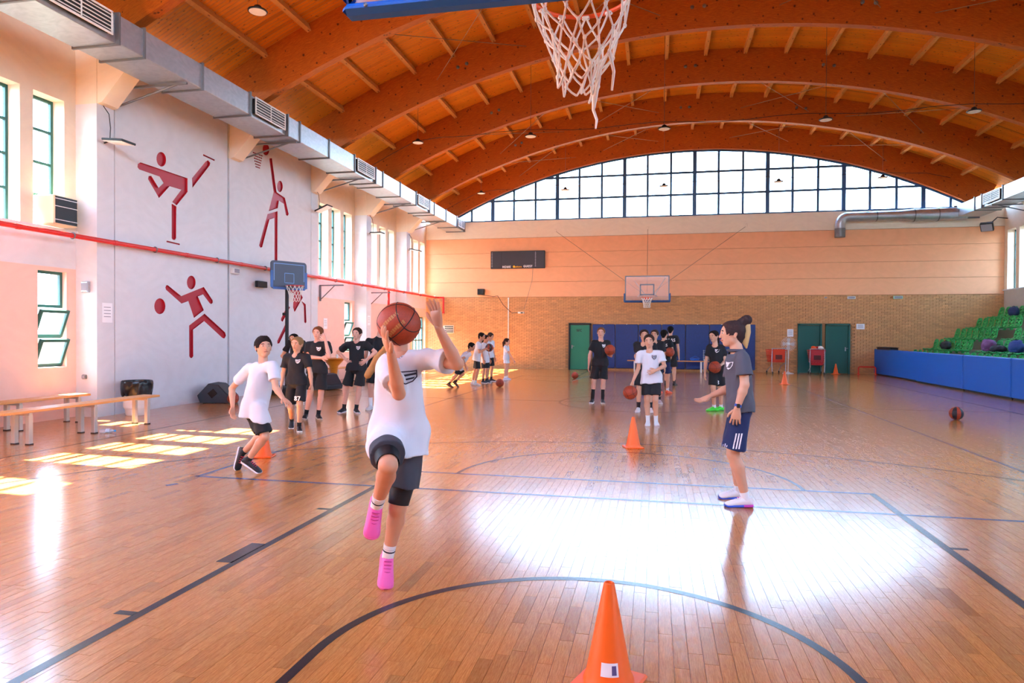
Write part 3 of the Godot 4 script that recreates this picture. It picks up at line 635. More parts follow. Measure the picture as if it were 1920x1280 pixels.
# a frame of bars round an opening in the plane of a wall: o is its lower corner, ex along, ey up
func glazed(p: Node3D, o: Vector3, ex: Vector3, w: float, h: float, cols: Array, rows: Array, bar: float, deep: float, frame: Material) -> void:
	var ez := ex.cross(Vector3.UP)
	var b := Basis(ex, Vector3.UP, ez)
	var m := MB.new()
	m.box(o + ex * w / 2 + Vector3(0, bar / 2, 0), Vector3(w, bar, deep), b)
	m.box(o + ex * w / 2 + Vector3(0, h - bar / 2, 0), Vector3(w, bar, deep), b)
	m.box(o + ex * bar / 2 + Vector3(0, h / 2, 0), Vector3(bar, h - 2 * bar, deep), b)
	m.box(o + ex * (w - bar / 2) + Vector3(0, h / 2, 0), Vector3(bar, h - 2 * bar, deep), b)
	for r in rows:
		m.box(o + ex * w / 2 + Vector3(0, r, 0), Vector3(w - 2 * bar, bar * 0.8, deep * 0.9), b)
	for q in cols:
		m.box(o + ex * q + Vector3(0, h / 2, 0), Vector3(bar * 0.8, h - 2 * bar, deep * 0.85), b)
	part(p, "window_frame", m, frame)
	var ys := [0.0] + rows + [h]
	var xs := [0.0] + cols + [w]
	for r in ys.size() - 1:
		for q in xs.size() - 1:
			part(p, "pane", MB.new().box(o + ex * ((xs[q] + xs[q + 1]) / 2) + Vector3(0, (ys[r] + ys[r + 1]) / 2, 0), Vector3(xs[q + 1] - xs[q] - bar * 0.5, ys[r + 1] - ys[r] - bar * 0.5, 0.006), b), M.glass)

func side_wall(left: bool) -> void:
	var called := "wall_left" if left else "wall_right"
	var wl := structure(called, "plastered side wall with concrete columns and tall slit windows")
	var sg := 1.0 if left else -1.0
	var xin := XL if left else XR
	var bx := func(nm: String, d0: float, d1: float, y0: float, y1: float, material: Material, depth := 0.36, off := 0.0) -> void:
		part(wl, nm, MB.new().box(W(xin + sg * (off - depth / 2), (y0 + y1) / 2, (d0 + d1) / 2), Vector3(depth, y1 - y0, d1 - d0)), material)
	var cols := []
	for k in 9:
		cols.append(-1.1 + 3.9 * k + (0.05 if k > 0 else 0.0))
	var wn := 0
	for k in 8:
		var d0: float = cols[k] + 0.2
		var d1: float = minf(cols[k + 1] - 0.2, DF)
		if k == 7:
			d1 = DF
		var blue := left and (k == 3 or k == 4)
		if k > 0:
			# column with a corbel carrying the arch
			bx.call("column", cols[k] - 0.2, cols[k] + 0.2, 0.0, 5.67, M.white_wall, 0.45, 0.45)
			bx.call("column_head", cols[k] - 0.2, cols[k] + 0.2, 5.67, 7.25, M.cream, 0.45, 0.45)
			var pr := PackedVector2Array([Vector2(0.45, 5.67), Vector2(0.55, 5.69), Vector2(1.02, 6.2), Vector2(1.06, 6.5), Vector2(1.0, 6.62), Vector2(0.45, 6.62)])
			if not left:
				for q in pr.size():
					pr[q].x = -pr[q].x
			part(wl, "corbel", MB.new().prism(pr, W(xin, 0, cols[k] + 0.19), Vector3.RIGHT, Vector3.UP, Vector3(0, 0, 1), 0.38), M.cream)
		if blue:
			continue
		var lowc: Material = M.pink if left else M.grey_wall
		if left and k < 7:
			bx.call("wall_panel", d0, d1 - 0.78, 0.0, 2.68, lowc)
			bx.call("wall_panel", d1 - 0.2, d1, 0.0, 2.68, lowc)
			bx.call("wall_panel", d1 - 0.78, d1 - 0.2, 0.0, 0.92, lowc)
			bx.call("wall_panel", d1 - 0.78, d1 - 0.2, 2.61, 2.68, lowc)
		elif left:
			bx.call("wall_panel", d0, d0 + 1.5, 0.0, 2.68, lowc)
			bx.call("wall_panel", d1 - 0.1, d1, 0.0, 2.68, lowc)
			bx.call("wall_panel", d0 + 1.5, d1 - 0.1, 2.3, 2.68, lowc)
		else:
			bx.call("wall_panel", d0, d1, 0.0, 2.68, lowc)
		bx.call("wall_band", d0, d1, 2.68, 3.37, M.white_wall if left else M.grey_wall)
		bx.call("wall_top", d0, d1, 5.65, 7.3, M.cream)
		# four slit windows a bay
		var ds := []
		for q in 4:
			ds.append(d1 - 0.55 - 0.865 * (3 - q))
		var e := d0
		for q in 4:
			bx.call("pier", e, ds[q] - 0.31, 3.37, 5.65, M.cream)
			e = ds[q] + 0.31
			wn += 1
			var w := structure("window_%d" % (wn + (0 if left else 40)), "tall slit window of four stacked panes")
			glazed(w, W(xin - sg * 0.27, 3.37, ds[q] - 0.31), Vector3(0, 0, -1), 0.62, 2.28, [], [0.57, 1.14, 1.71], 0.05, 0.06, M.frame_green)
		bx.call("pier", e, d1, 3.37, 5.65, M.cream)
		bx.call("window_sill", d0 + 0.1, d1, 3.33, 3.37, M.white_wall, 0.06, 0.05)
	if left:
		panels_with_figures(wl)

func lower_windows() -> void:
	# bottom-hung sashes standing open beside three columns
	var n := 80
	for c in [6.75, 10.65, 22.35, 26.25]:
		n += 1
		var w := structure("window_%d" % n, "green framed window with two sashes tilted open")
		var d0: float = c - 0.2 - 0.78
		glazed(w, W(XL - 0.12, 1.97, d0), Vector3(0, 0, -1), 0.58, 0.64, [], [], 0.05, 0.06, M.frame_green)
		for s in 2:
			var y0 := 0.95 + s * 0.51
			var lean := 0.36
			var o := W(XL - 0.12, y0, d0)
			var m := MB.new()
			var up := Vector3(sin(lean), cos(lean), 0)
			var ez := Vector3(0, 0, -1).cross(up)
			var b := Basis(Vector3(0, 0, -1), up, ez)
			var cc := o + Vector3(0, 0, -0.29)
			m.box(cc + up * 0.025, Vector3(0.58, 0.05, 0.05), b)
			m.box(cc + up * 0.475, Vector3(0.58, 0.05, 0.05), b)
			m.box(cc + up * 0.25 + Vector3(0, 0, 0.265), Vector3(0.05, 0.4, 0.05), b)
			m.box(cc + up * 0.25 - Vector3(0, 0, 0.265), Vector3(0.05, 0.4, 0.05), b)
			part(w, "sash", m, M.frame_green)
			part(w, "pane", MB.new().box(cc + up * 0.25, Vector3(0.5, 0.42, 0.006), b), M.glass)
			part(w, "window_frame", MB.new().box(W(XL - 0.15, y0 + (0.0 if s == 0 else 0.0), c - 0.69), Vector3(0.06, 0.05, 0.58)), M.frame_green)
	# glazed double door in the last bay
	var dr := structure("door_1", "green framed glazed double door in the far corner")
	glazed(dr, W(XL - 0.15, 0.0, 27.97), Vector3(0, 0, -1), 1.66, 2.3, [0.42, 0.83, 1.24], [0.7, 1.25, 1.8], 0.07, 0.06, M.frame_green)

func panels_with_figures(wl: Node3D) -> void:
	# two flush bays whose stick figures are sunk into the panel
	var bays := [[10.86, 14.29], [14.71, 18.24]]
	for k in 2:
		var d0: float = bays[k][0]
		var d1: float = bays[k][1]
		var cs := CSGCombiner3D.new()
		cs.name = "figure_panel"
		wl.add_child(cs, true)
		var bxn := CSGBox3D.new()
		bxn.size = Vector3(0.3, 7.0, d1 - d0 - 0.03)
		bxn.position = W(-9.55 - 0.15, 3.5, (d0 + d1) / 2)
		bxn.material = M.white_wall
		cs.add_child(bxn)
		for poly in FIGURES:
			var cen := 0.0
			var pts := PackedVector2Array()
			for q in range(0, poly.size(), 2):
				pts.append(Vector2(poly[q], poly[q + 1]))
				cen += poly[q]
			cen /= pts.size()
			if cen < d0 or cen > d1:
				continue
			var cut := CSGPolygon3D.new()
			cut.polygon = pts
			cut.depth = 0.2
			cut.operation = CSGShape3D.OPERATION_SUBTRACTION
			cut.material = M.red_recess
			# polygon x runs down the hall, its depth along +x from 3.5 cm inside the face
			cut.transform = Transform3D(Basis(Vector3(0, 0, -1), Vector3.UP, Vector3(1, 0, 0)), Vector3(-9.55 + 0.165, 0, 0))
			cs.add_child(cut)
		part(wl, "panel_back", MB.new().box(W(-9.9, 3.5, (d0 + d1) / 2), Vector3(0.2, 7.0, d1 - d0 + 0.3)), M.white_wall)

func far_wall() -> void:
	var w := structure("wall_far", "end wall of brick below and salmon panels above")
	var bx := func(nm: String, x0: float, x1: float, y0: float, y1: float, material: Material, front := 0.0, deep := 0.3) -> void:
		part(w, nm, MB.new().box(W((x0 + x1) / 2, (y0 + y1) / 2, DF - front + deep / 2), Vector3(x1 - x0, y1 - y0, deep)), material)
	bx.call("backing", XL - 0.3, XR + 0.3, 0.0, 3.2, M.mortar, -0.075)
	bx.call("backing", XL - 0.3, XR + 0.3, 3.2, 6.6, M.mortar, -0.05)
	# courses of brick, left out behind the doors
	var m := MB.new()
	var y := 0.0
	var row := 0
	while y < 3.19:
		var x := XL - (0.11 if row % 2 == 1 else 0.0)
		while x < XR:
			var x0 := maxf(x, XL)
			var x1 := minf(x + 0.21, XR)
			x += 0.22
			var hit := false
			for dr in [[-3.4, -2.4], [6.08, 7.03], [7.13, 8.1]]:
				if x1 > dr[0] and x0 < dr[1] and y < 2.03:
					hit = true
			if hit or x1 - x0 < 0.02:
				continue
			var tn := 1.0 + rng.randfn(0, 0.07)
			m.col = Color(0.78 * tn, 0.40 * tn, 0.165 * tn)
			m.box(W((x0 + x1) / 2, y + 0.029, DF + 0.03 - rng.randf() * 0.003), Vector3(x1 - x0, 0.056, 0.06))
		y += 0.0665
		row += 1
	part(w, "brickwork", m, M.brick).set_meta("kind", "stuff")
	var ys := [3.2, 3.875, 4.525, 5.18, 5.845]
	for k in 4:
		bx.call("salmon_panel", XL, XR, ys[k] + 0.006, ys[k + 1] - 0.006, M.salmon)
	bx.call("ring_beam", XL, XR, 5.85, 6.6, M.cream, 0.02)
	# the glazed lunette under the last arch
	gable(DF - 0.02, "window_100", "arched blue framed gable window of many square panes")

func gable(d: float, called: String, label: String) -> void:
	var g := structure(called, label)
	var xs := []
	for k in 23:
		xs.append(1.93 + (k - 11) * 0.975)
	var bars := MB.new()
	var thick := MB.new()
	for k in xs.size():
		var x: float = xs[k]
		var top := arch_y(x, RB) + 0.05
		if top < 6.65:
			continue
		var wd := 0.16 if k % 3 == 2 else 0.095
		part(g, "mullion", MB.new().box(W(x, (6.6 + top) / 2, d), Vector3(wd, top - 6.6, 0.09)), M.frame_blue)
	for y in [7.5, 8.43]:
		var hx := sqrt(RB * RB - (y - YC) * (y - YC))
		part(g, "transom", MB.new().box(W(XC, y, d), Vector3(2 * hx, 0.085, 0.07)), M.frame_blue)
	part(g, "bottom_rail", MB.new().box(W(XC, 6.62, d), Vector3(21.6, 0.05, 0.08)), M.frame_blue)
	var rings := []
	for k in 61:
		var a := -0.5 + k / 60.0
		var o := Vector3(sin(a), cos(a), 0)
		rings.append(PackedVector3Array([Vector3(XC, YC, -d) + o * (RB - 0.06) + Vector3(0, 0, 0.04), Vector3(XC, YC, -d) + o * (RB + 0.03) + Vector3(0, 0, 0.04), Vector3(XC, YC, -d) + o * (RB + 0.03) - Vector3(0, 0, 0.04), Vector3(XC, YC, -d) + o * (RB - 0.06) - Vector3(0, 0, 0.04)]))
	part(g, "arched_rail", MB.new().loft(rings), M.frame_blue)
	# panes, clipped to the arch
	var yy := [6.6, 7.5, 8.43, 9.5]
	for k in xs.size() - 1:
		for r in 3:
			var poly := PackedVector2Array()
			var x0: float = xs[k]
			var x1: float = xs[k + 1]
			var t := []
			for q in 5:
				var x := lerpf(x0, x1, q / 4.0)
				t.append(Vector2(x, minf(yy[r + 1], arch_y(x, RB))))
			var any := false
			for q in t:
				if q.y > yy[r] + 0.01:
					any = true
			if not any:
				continue
			poly.append(Vector2(x0, yy[r]))
			poly.append(Vector2(x1, yy[r]))
			for q in range(4, -1, -1):
				if t[q].y > yy[r] + 0.002:
					poly.append(t[q])
			if poly.size() > 2 and Geometry2D.triangulate_polygon(poly).size() > 2:
				part(g, "pane", MB.new().prism(poly, W(0, 0, d + 0.003), Vector3.RIGHT, Vector3.UP, Vector3(0, 0, 1), 0.006), M.glass)

func near_wall() -> void:
	var w := structure("wall_near", "end wall behind the near basket")
	part(w, "wall_panel", MB.new().box(W((XL + XR) / 2, 3.3, DN - 0.15), Vector3(XR - XL + 0.6, 6.6, 0.3)), M.salmon)
	gable(DN, "window_101", "arched gable window above the near end wall")

func roof() -> void:
	var cl := structure("ceiling", "vaulted timber roof of glulam arches, purlins and pine boards")
	# boards run across the hall, each a strip that follows the vault
	var m := MB.new()
	var d := DN - 0.4
	while d < DF + 0.3:
		var tn := 1.0 + rng.randfn(0, 0.1)
		m.col = Color(tn, tn * rng.randf_range(0.94, 1.04), tn * rng.randf_range(0.85, 1.05))
		var u0 := rng.randf()
		var v0 := rng.randf()
		var seg := 40
		for k in seg:
			var a0 := -0.533 + 1.066 * k / seg
			var a1 := -0.533 + 1.066 * (k + 1) / seg
			for e in [[0.004, 0.096, 0.0], [0.096, 0.104, 0.006]]:
				var p := []
				for q in [[a0, e[0]], [a1, e[0]], [a1, e[1]], [a0, e[1]]]:
					p.append(Vector3(XC + sin(q[0]) * (RD + e[2]), YC + cos(q[0]) * (RD + e[2]), -(d + q[1])))
				m.quad(p[0], p[1], p[2], p[3], Vector2(u0 + a0 * 8, v0), Vector2(u0 + a1 * 8, v0), Vector2(u0 + a1 * 8, v0 + 0.1), Vector2(u0 + a0 * 8, v0 + 0.1))
		d += 0.1
	part(cl, "roof_boards", m, M.deck).set_meta("kind", "stuff")
	var sh := MB.new()
	var rr := []
	for k in 41:
		var a := -0.533 + 1.066 * k / 40
		var o := Vector3(sin(a), cos(a), 0)
		rr.append(PackedVector3Array([Vector3(XC, YC, 2.2) + o * (RD + 0.02), Vector3(XC, YC, 2.2) + o * (RD + 0.3), Vector3(XC, YC, -DF - 0.4) + o * (RD + 0.3), Vector3(XC, YC, -DF - 0.4) + o * (RD + 0.02)]))
	part(cl, "roof_cover", sh.loft(rr), M.concrete)
	var beam := func(dc: float, wd: float) -> MB:
		var bm := MB.new()
		var seg := 56
		var amax := 0.51
		for k in seg:
			var a0 := -amax + 2 * amax * k / seg
			var a1 := -amax + 2 * amax * (k + 1) / seg
			var o0 := Vector3(sin(a0), cos(a0), 0)
			var o1 := Vector3(sin(a1), cos(a1), 0)
			var c := Vector3(XC, YC, -dc)
			var z := Vector3(0, 0, wd / 2)
			var u0 := a0 * 8
			var u1 := a1 * 8
			bm.quad(c + o0 * RB + z, c + o1 * RB + z, c + o1 * (RD + 0.01) + z, c + o0 * (RD + 0.01) + z, Vector2(u0, 0.5), Vector2(u1, 0.5), Vector2(u1, 0), Vector2(u0, 0))
			bm.quad(c + o1 * RB - z, c + o0 * RB - z, c + o0 * (RD + 0.01) - z, c + o1 * (RD + 0.01) - z, Vector2(u1, 0.5), Vector2(u0, 0.5), Vector2(u0, 0), Vector2(u1, 0))
			bm.quad(c + o0 * RB - z, c + o1 * RB - z, c + o1 * RB + z, c + o0 * RB + z, Vector2(u0, 0), Vector2(u1, 0), Vector2(u1, 0.1), Vector2(u0, 0.1))
		return bm
	var ds := []
	for k in 9:
		ds.append(29.72 - 3.9 * k if k > 0 else 29.62)
	for q in ds:
		part(cl, "arch_beam", beam.call(q, 0.2), M.beam)
	for k in 8:
		var d0: float = ds[k + 1] + 0.1
		var d1: float = ds[k] - 0.1
		for j in range(-9, 10):
			var a := j * 0.0505
			var o := Vector3(sin(a), cos(a), 0)
			var b := Basis(Vector3(cos(a), -sin(a), 0), o, Vector3(0, 0, 1))
			part(cl, "purlin", MB.new().box(Vector3(XC, YC, -(d0 + d1) / 2) + o * (RD - 0.09), Vector3(0.1, 0.18, d1 - d0), b), M.purlin)
	# crossed tie rods under the purlins
	for k in [0, 1, 2, 3, 4]:
		var d0: float = ds[k + 1] + 0.1
		var d1: float = ds[k] - 0.1
		if k == 0 or k == 1 or k == 3:
			for xr in [[3.3, 5.6], [6.8, 9.3], [-1.9, 0.4], [-5.6, -3.1]]:
				for s in 2:
					var xa: float = xr[s]
					var xb: float = xr[1 - s]
					part(cl, "tie_rod", MB.new().tube([W(xa, arch_y(xa, RB) + 0.12, d0), W(xb, arch_y(xb, RB) + 0.45, d1)], 0.009, 6), M.wire)
	# bolt plates in pairs on the faces of the arches
	for q in ds.slice(1, 6):
		for x in [-5.0, -4.75, 1.2, 1.5, 5.2, 5.5]:
			part(cl, "bolt_plate", MB.new().lathe([[0.05, 0.0], [0.05, 0.015], [0.02, 0.02], [0.02, 0.03]], W(x, arch_y(x, RB) + 0.55, q - 0.1), 10, Basis(Vector3.RIGHT, Vector3(0, 0, 1), Vector3.DOWN)), M.zinc_dark)

func text_mesh(s: String, size: float, deep := 0.004) -> TextMesh:
	var t := TextMesh.new()
	t.text = s
	var f := SystemFont.new()
	f.font_names = PackedStringArray(["Droid Sans"])
	f.font_weight = 700
	t.font = f
	t.font_size = 64
	t.pixel_size = size / 64.0
	t.depth = deep
	return t

func backboard_near() -> void:
	var o := thing("basketball_hoop", "near basketball backboard with blue padding and orange rim seen from behind and below", "basketball hoop", W(0, 3.05, 2.62))
	# local: z towards the camera, board face at z = 0
	part(o, "board", MB.new().cbox(Vector3(0, 0.375, 0.0), Vector3(1.8, 1.05, 0.03), 0.004), M.board_white)
	var fr := MB.new()
	fr.cbox(Vector3(0, -0.1, 0.045), Vector3(1.72, 0.05, 0.05), 0.006)
	fr.cbox(Vector3(0, 0.88, 0.045), Vector3(1.72, 0.05, 0.05), 0.006)
	for x in [-0.84, 0.84]:
		fr.cbox(Vector3(x, 0.4, 0.045), Vector3(0.05, 0.91, 0.05), 0.006)
	for x in [-1.0, 1.0]:
		fr.tube([Vector3(x * 0.82, -0.05, 0.05), Vector3(x * 0.25, 0.4, 0.06)], 0.02, 6)
	part(o, "back_frame", fr, M.board_white)
	var pad := MB.new()
	pad.cbox(Vector3(0, -0.182, 0.012), Vector3(1.86, 0.05, 0.085), 0.02)
	for x in [-0.905, 0.905]:
		pad.cbox(Vector3(x, 0.02, 0.012), Vector3(0.05, 0.36, 0.085), 0.02)
	part(o, "edge_padding", pad, M.pad_blue)
	for x in [-0.82, -0.42, 0.05, 0.46, 0.8]:
		part(o, "screw", MB.new().lathe([[0.009, 0.0], [0.009, 0.004], [0.004, 0.006]], Vector3(x, -0.178, 0.054), 8, Basis(Vector3.RIGHT, Vector3(0, 0, 1), Vector3.DOWN)), M.zinc_dark)
	part(o, "rim", MB.new().torus(Vector3(0, 0, -0.38), 0.225, 0.0095, Basis(), 48, 10), M.rim)
	var br := MB.new()
	br.cbox(Vector3(0, -0.03, -0.09), Vector3(0.16, 0.05, 0.14), 0.01)
	for x in [-0.07, 0.07]:
		br.tube([Vector3(x, -0.06, -0.03), Vector3(x * 1.9, -0.01, -0.2)], 0.008, 6)
	part(o, "rim_bracket", br, M.rim)
	net(o, Vector3(0, -0.005, -0.38), 0.22, 0.0048, true)
	# arms back to the wall behind, above the picture
	var arm := MB.new()
	for x in [-0.35, 0.35]:
		arm.tube([Vector3(x, 0.75, 0.06), Vector3(x, 1.2, 4.1)], 0.03, 8)
		arm.tube([Vector3(x, 0.3, 0.06), Vector3(x * 2.2, 1.7, 4.1)], 0.025, 8)
	part(o, "support_arm", arm, M.steel)

# knotted rope net: long loops from the rim, then rows of diamonds
func net(o: Node3D, at: Vector3, r0: float, rope: float, loose: bool) -> void:
	var r := RandomNumberGenerator.new()
	r.seed = 4
	var rows := [[0.0, r0], [-0.12, 0.185], [-0.19, 0.155], [-0.255, 0.13], [-0.315, 0.116], [-0.37, 0.11], [-0.41, 0.108]]
	if not loose:
		rows = [[0.0, r0], [-0.1, 0.18], [-0.18, 0.15], [-0.26, 0.135], [-0.34, 0.13], [-0.4, 0.128]]
	var node := []
	for j in rows.size():
		var ln := []
		for k in 12:
			var a := TAU * (k + (0.5 if j % 2 == 1 else 0.0)) / 12
			var rad: float = rows[j][1]
			var p := at + Vector3(cos(a) * rad, rows[j][0], sin(a) * rad)
			if j > 0 and loose:
				p += Vector3(r.randfn(0, 0.009) + 0.02 * j / 6.0, r.randfn(0, 0.008), r.randfn(0, 0.009))
				# one side has bunched up and hangs lower
				if cos(a) > 0.3 and j > 2:
					p += Vector3(-0.015 * (j - 2), -0.008 * j, 0)
			ln.append(p)
		node.append(ln)
	var m := MB.new()
	for j in rows.size() - 1:
		for k in 12:
			for s in 2:
				var k2: int = (k + (s if j % 2 == 1 else s - 1) + 12) % 12
				var a: Vector3 = node[j][k]
				var b: Vector3 = node[j + 1][k2]
				var mid := (a + b) / 2 + Vector3(0, -0.004, 0)
				m.tube([a, mid, b], rope, 6)
			if j > 0:
				m.ball(node[j][k], Vector3(1, 1.3, 1) * rope * 1.9, Basis(), 7, 5)
	part(o, "net", m, M.rope)
	var hooks := MB.new()
	for k in 12:
		var a := TAU * k / 12
		hooks.cbox(at + Vector3(cos(a) * r0, -0.004, sin(a) * r0), Vector3(0.035, 0.016, 0.022), 0.004, Basis(Vector3.UP, -a + PI / 2))
	part(o, "net_hooks", hooks, M.white_plastic)
	if loose:
		var p: Vector3 = node[6][1]
		part(o, "loose_strand", MB.new().tube([node[4][0], node[5][0] + Vector3(0.01, 0, 0), p + Vector3(0.012, -0.02, 0), p + Vector3(0.008, -0.07, 0.01), p + Vector3(0.022, -0.11, 0.0), p + Vector3(0.018, -0.15, 0.01)], [0.007, 0.009, 0.012, 0.007, 0.006, 0.004], 7), M.rope)
		var q: Vector3 = node[3][0]
		part(o, "loose_strand", MB.new().tube([q, q + Vector3(0.02, -0.09, 0), q + Vector3(0.012, -0.17, 0)], [0.009, 0.007, 0.005], 7), M.rope)

func backboard_far() -> void:
	var o := thing("basketball_hoop", "far basketball hoop with clear backboard wired to the end wall", "basketball hoop", W(0, 3.05, 28.14))
	# local: the rim's centre; +z towards the camera, the board behind it
	part(o, "board", MB.new().box(Vector3(0, 0.4, -0.375), Vector3(1.74, 1.0, 0.012)), clear_board())
	var fr := MB.new()
	fr.box(Vector3(0, 0.91, -0.37), Vector3(1.8, 0.045, 0.04))
	for x in [-0.88, 0.88]:
		fr.box(Vector3(x, 0.39, -0.37), Vector3(0.045, 1.0, 0.04))
	part(o, "board_frame", fr, M.zinc_dark)
	var sq := MB.new()
	for e in [[0, 0.56, 0.59, 0.05], [0, 0.15, 0.59, 0.05], [-0.27, 0.35, 0.05, 0.46], [0.27, 0.35, 0.05, 0.46]]:
		sq.box(Vector3(e[0], e[1], -0.364), Vector3(e[2], e[3], 0.006))
	part(o, "target_square", sq, M.zinc_dark)
	var pad := MB.new()
	pad.cbox(Vector3(0, -0.13, -0.37), Vector3(1.88, 0.09, 0.09), 0.02)
	for x in [-0.92, 0.92]:
		pad.cbox(Vector3(x, 0.03, -0.37), Vector3(0.06, 0.36, 0.09), 0.02)
	part(o, "edge_padding", pad, mat(rgb(18, 70, 130), 0.5))
	part(o, "rim", MB.new().torus(Vector3.ZERO, 0.225, 0.012, Basis(), 40, 8), M.rim)
	part(o, "rim_bracket", MB.new().cbox(Vector3(0, -0.02, -0.29), Vector3(0.2, 0.1, 0.15), 0.01), M.rim)
	net(o, Vector3(0, -0.01, 0), 0.22, 0.009, false)
	# frame to the wall and three guy wires
	var arm := MB.new()
	for x in [-0.3, 0.3]:
		arm.tube([Vector3(x, 0.15, -0.4), Vector3(x * 1.3, 0.15, -1.6)], 0.03, 8)
	arm.tube([Vector3(-0.5, 0.7, -0.4), Vector3(-0.1, 0.2, -1.0), Vector3(-0.3, 0.15, -1.6)], 0.02, 6)
	arm.tube([Vector3(0.75, 0.85, -0.4), Vector3(0.3, 0.2, -1.2)], 0.025, 6)
	part(o, "support_arm", arm, mat(rgb(226, 204, 180), 0.5))
	for x in [-4.0, 0.0, 4.03]:
		var e := Vector3(x, 3.05, -1.6)
		part(o, "guy_wire", MB.new().tube([e, Vector3(x * 0.06, 0.25, -0.45)], 0.008, 5), M.wire)
		part(o, "wire_anchor", MB.new().cbox(e + Vector3(0, 0.03, 0.0), Vector3(0.1, 0.12, 0.05), 0.01), M.cream)

func clear_board() -> StandardMaterial3D:
	var m := mat(Color(0.95, 0.93, 0.98, 0.16), 0.05)
	m.transparency = BaseMaterial3D.TRANSPARENCY_ALPHA
	return m

func portable_hoop() -> void:
	var o := thing("portable_hoop", "small portable basketball hoop on a black pole beside the panelled wall", "basketball hoop", W(-8.75, 0, 15.55))
	part(o, "base", MB.new().cbox(Vector3(-0.25, 0.1, 0), Vector3(0.9, 0.2, 0.6), 0.06), M.black)
	part(o, "pole", MB.new().tube([Vector3(0, 0.15, 0), Vector3(0, 2.75, 0)], 0.045, 12), M.black)
	part(o, "height_clamp", MB.new().cbox(Vector3(-0.06, 2.02, 0), Vector3(0.1, 0.07, 0.08), 0.01), M.black)
	# the board faces along the wall and a little into the hall
	var b := Basis(Vector3.UP, deg_to_rad(62))
	var bd := Vector3(0.05, 2.98, 0.0)
	var poly := PackedVector2Array()
	for q in [[-0.5, -0.34, 180], [0.5, -0.34, 270], [0.5, 0.36, 0], [-0.5, 0.36, 90]]:
		for s in 5:
			var a := deg_to_rad(q[2] + s * 22.5)
			poly.append(Vector2(q[0] - 0.08 * signf(q[0]) + 0.08 * cos(a), q[1] - 0.08 * signf(q[1]) + 0.08 * sin(a)))
	part(o, "board", MB.new().prism(poly, bd - b.z * 0.02, b.x, b.y, b.z, 0.04), mat(rgb(62, 72, 98), 0.4))
	var ln := MB.new()
	for e in [[0, 0.29, 0.86, 0.018], [-0.42, 0.08, 0.018, 0.42], [0.42, 0.08, 0.018, 0.42], [0, 0.06, 0.26, 0.014], [0, -0.18, 0.26, 0.014], [-0.13, -0.06, 0.014, 0.24], [0.13, -0.06, 0.014, 0.24]]:
		ln.box(bd + b * Vector3(e[0], e[1], 0.022), Vector3(e[2], e[3], 0.004), b)
	part(o, "board_lines", ln, mat(rgb(120, 160, 220), 0.4))
	var edge := MB.new()
	for e in [[-0.48, -0.1, 0.07, 0.42], [0.48, -0.1, 0.07, 0.42], [0, -0.32, 0.9, 0.06]]:
		edge.box(bd + b * Vector3(e[0], e[1], 0.021), Vector3(e[2], e[3], 0.004), b)
	part(o, "board_border", edge, mat(rgb(52, 96, 170), 0.4))
	var rc := bd + b * Vector3(0, -0.26, 0.27)
	part(o, "rim", MB.new().torus(rc, 0.22, 0.009, Basis(), 36, 8), mat(rgb(206, 40, 44), 0.4))
	part(o, "rim_bracket", MB.new().cbox(bd + b * Vector3(0, -0.28, 0.04), Vector3(0.14, 0.1, 0.06), 0.01, b), M.black)
	net(o, rc, 0.21, 0.005, false)

func scoreboard() -> void:
	var o := thing("scoreboard", "black electronic scoreboard reading HOME and GUEST on the salmon wall", "scoreboard", W(-5.685, 4.86, DF - 0.06))
	part(o, "case", MB.new().cbox(Vector3.ZERO, Vector3(2.46, 0.78, 0.1), 0.012), mat(rgb(52, 50, 58), 0.35))
	var rim := MB.new()
	for e in [[0, 0.375, 2.46, 0.03], [0, -0.375, 2.46, 0.03], [-1.215, 0, 0.03, 0.78], [1.215, 0, 0.03, 0.78]]:
		rim.box(Vector3(e[0], e[1], 0.052), Vector3(e[2], e[3], 0.012))
	part(o, "case_edge", rim, M.black)
	part(o, "divider", MB.new().box(Vector3(-0.74, 0.0, 0.052), Vector3(0.012, 0.7, 0.004)), M.black)
	part(o, "lettering", text_mesh("HOME", 0.135), M.paper, Vector3(-0.5, -0.315, 0.054))
	part(o, "lettering", text_mesh("GUEST", 0.135), M.paper, Vector3(0.47, -0.3, 0.054))
	var y := mat(rgb(250, 186, 20), 0.5)
	part(o, "maker_mark", MB.new().lathe([[0.05, 0], [0.05, 0.004]], Vector3(-0.16, -0.31, 0.052), 16, Basis(Vector3.RIGHT, Vector3(0, 0, 1), Vector3.DOWN)), y)
	part(o, "maker_mark", text_mesh("sakura", 0.1), y, Vector3(0.03, -0.315, 0.054))
	# columns of fine print at either side
	for x in [-1.17, 0.81]:
		var m := MB.new()
		for k in 15:
			m.box(Vector3(x, 0.33 - k * 0.045, 0.053), Vector3(0.035 + 0.02 * ((k * 7) % 3) / 2.0, 0.026, 0.003))
		part(o, "fine_print", m, M.print)
	part(o, "cable", MB.new().tube([Vector3(0.69, -0.38, 0.0), Vector3(0.66, -0.9, 0.02), Vector3(0.5, -1.5, 0.02), Vector3(0.3, -2.2, 0.02)], 0.009, 5), M.wire)

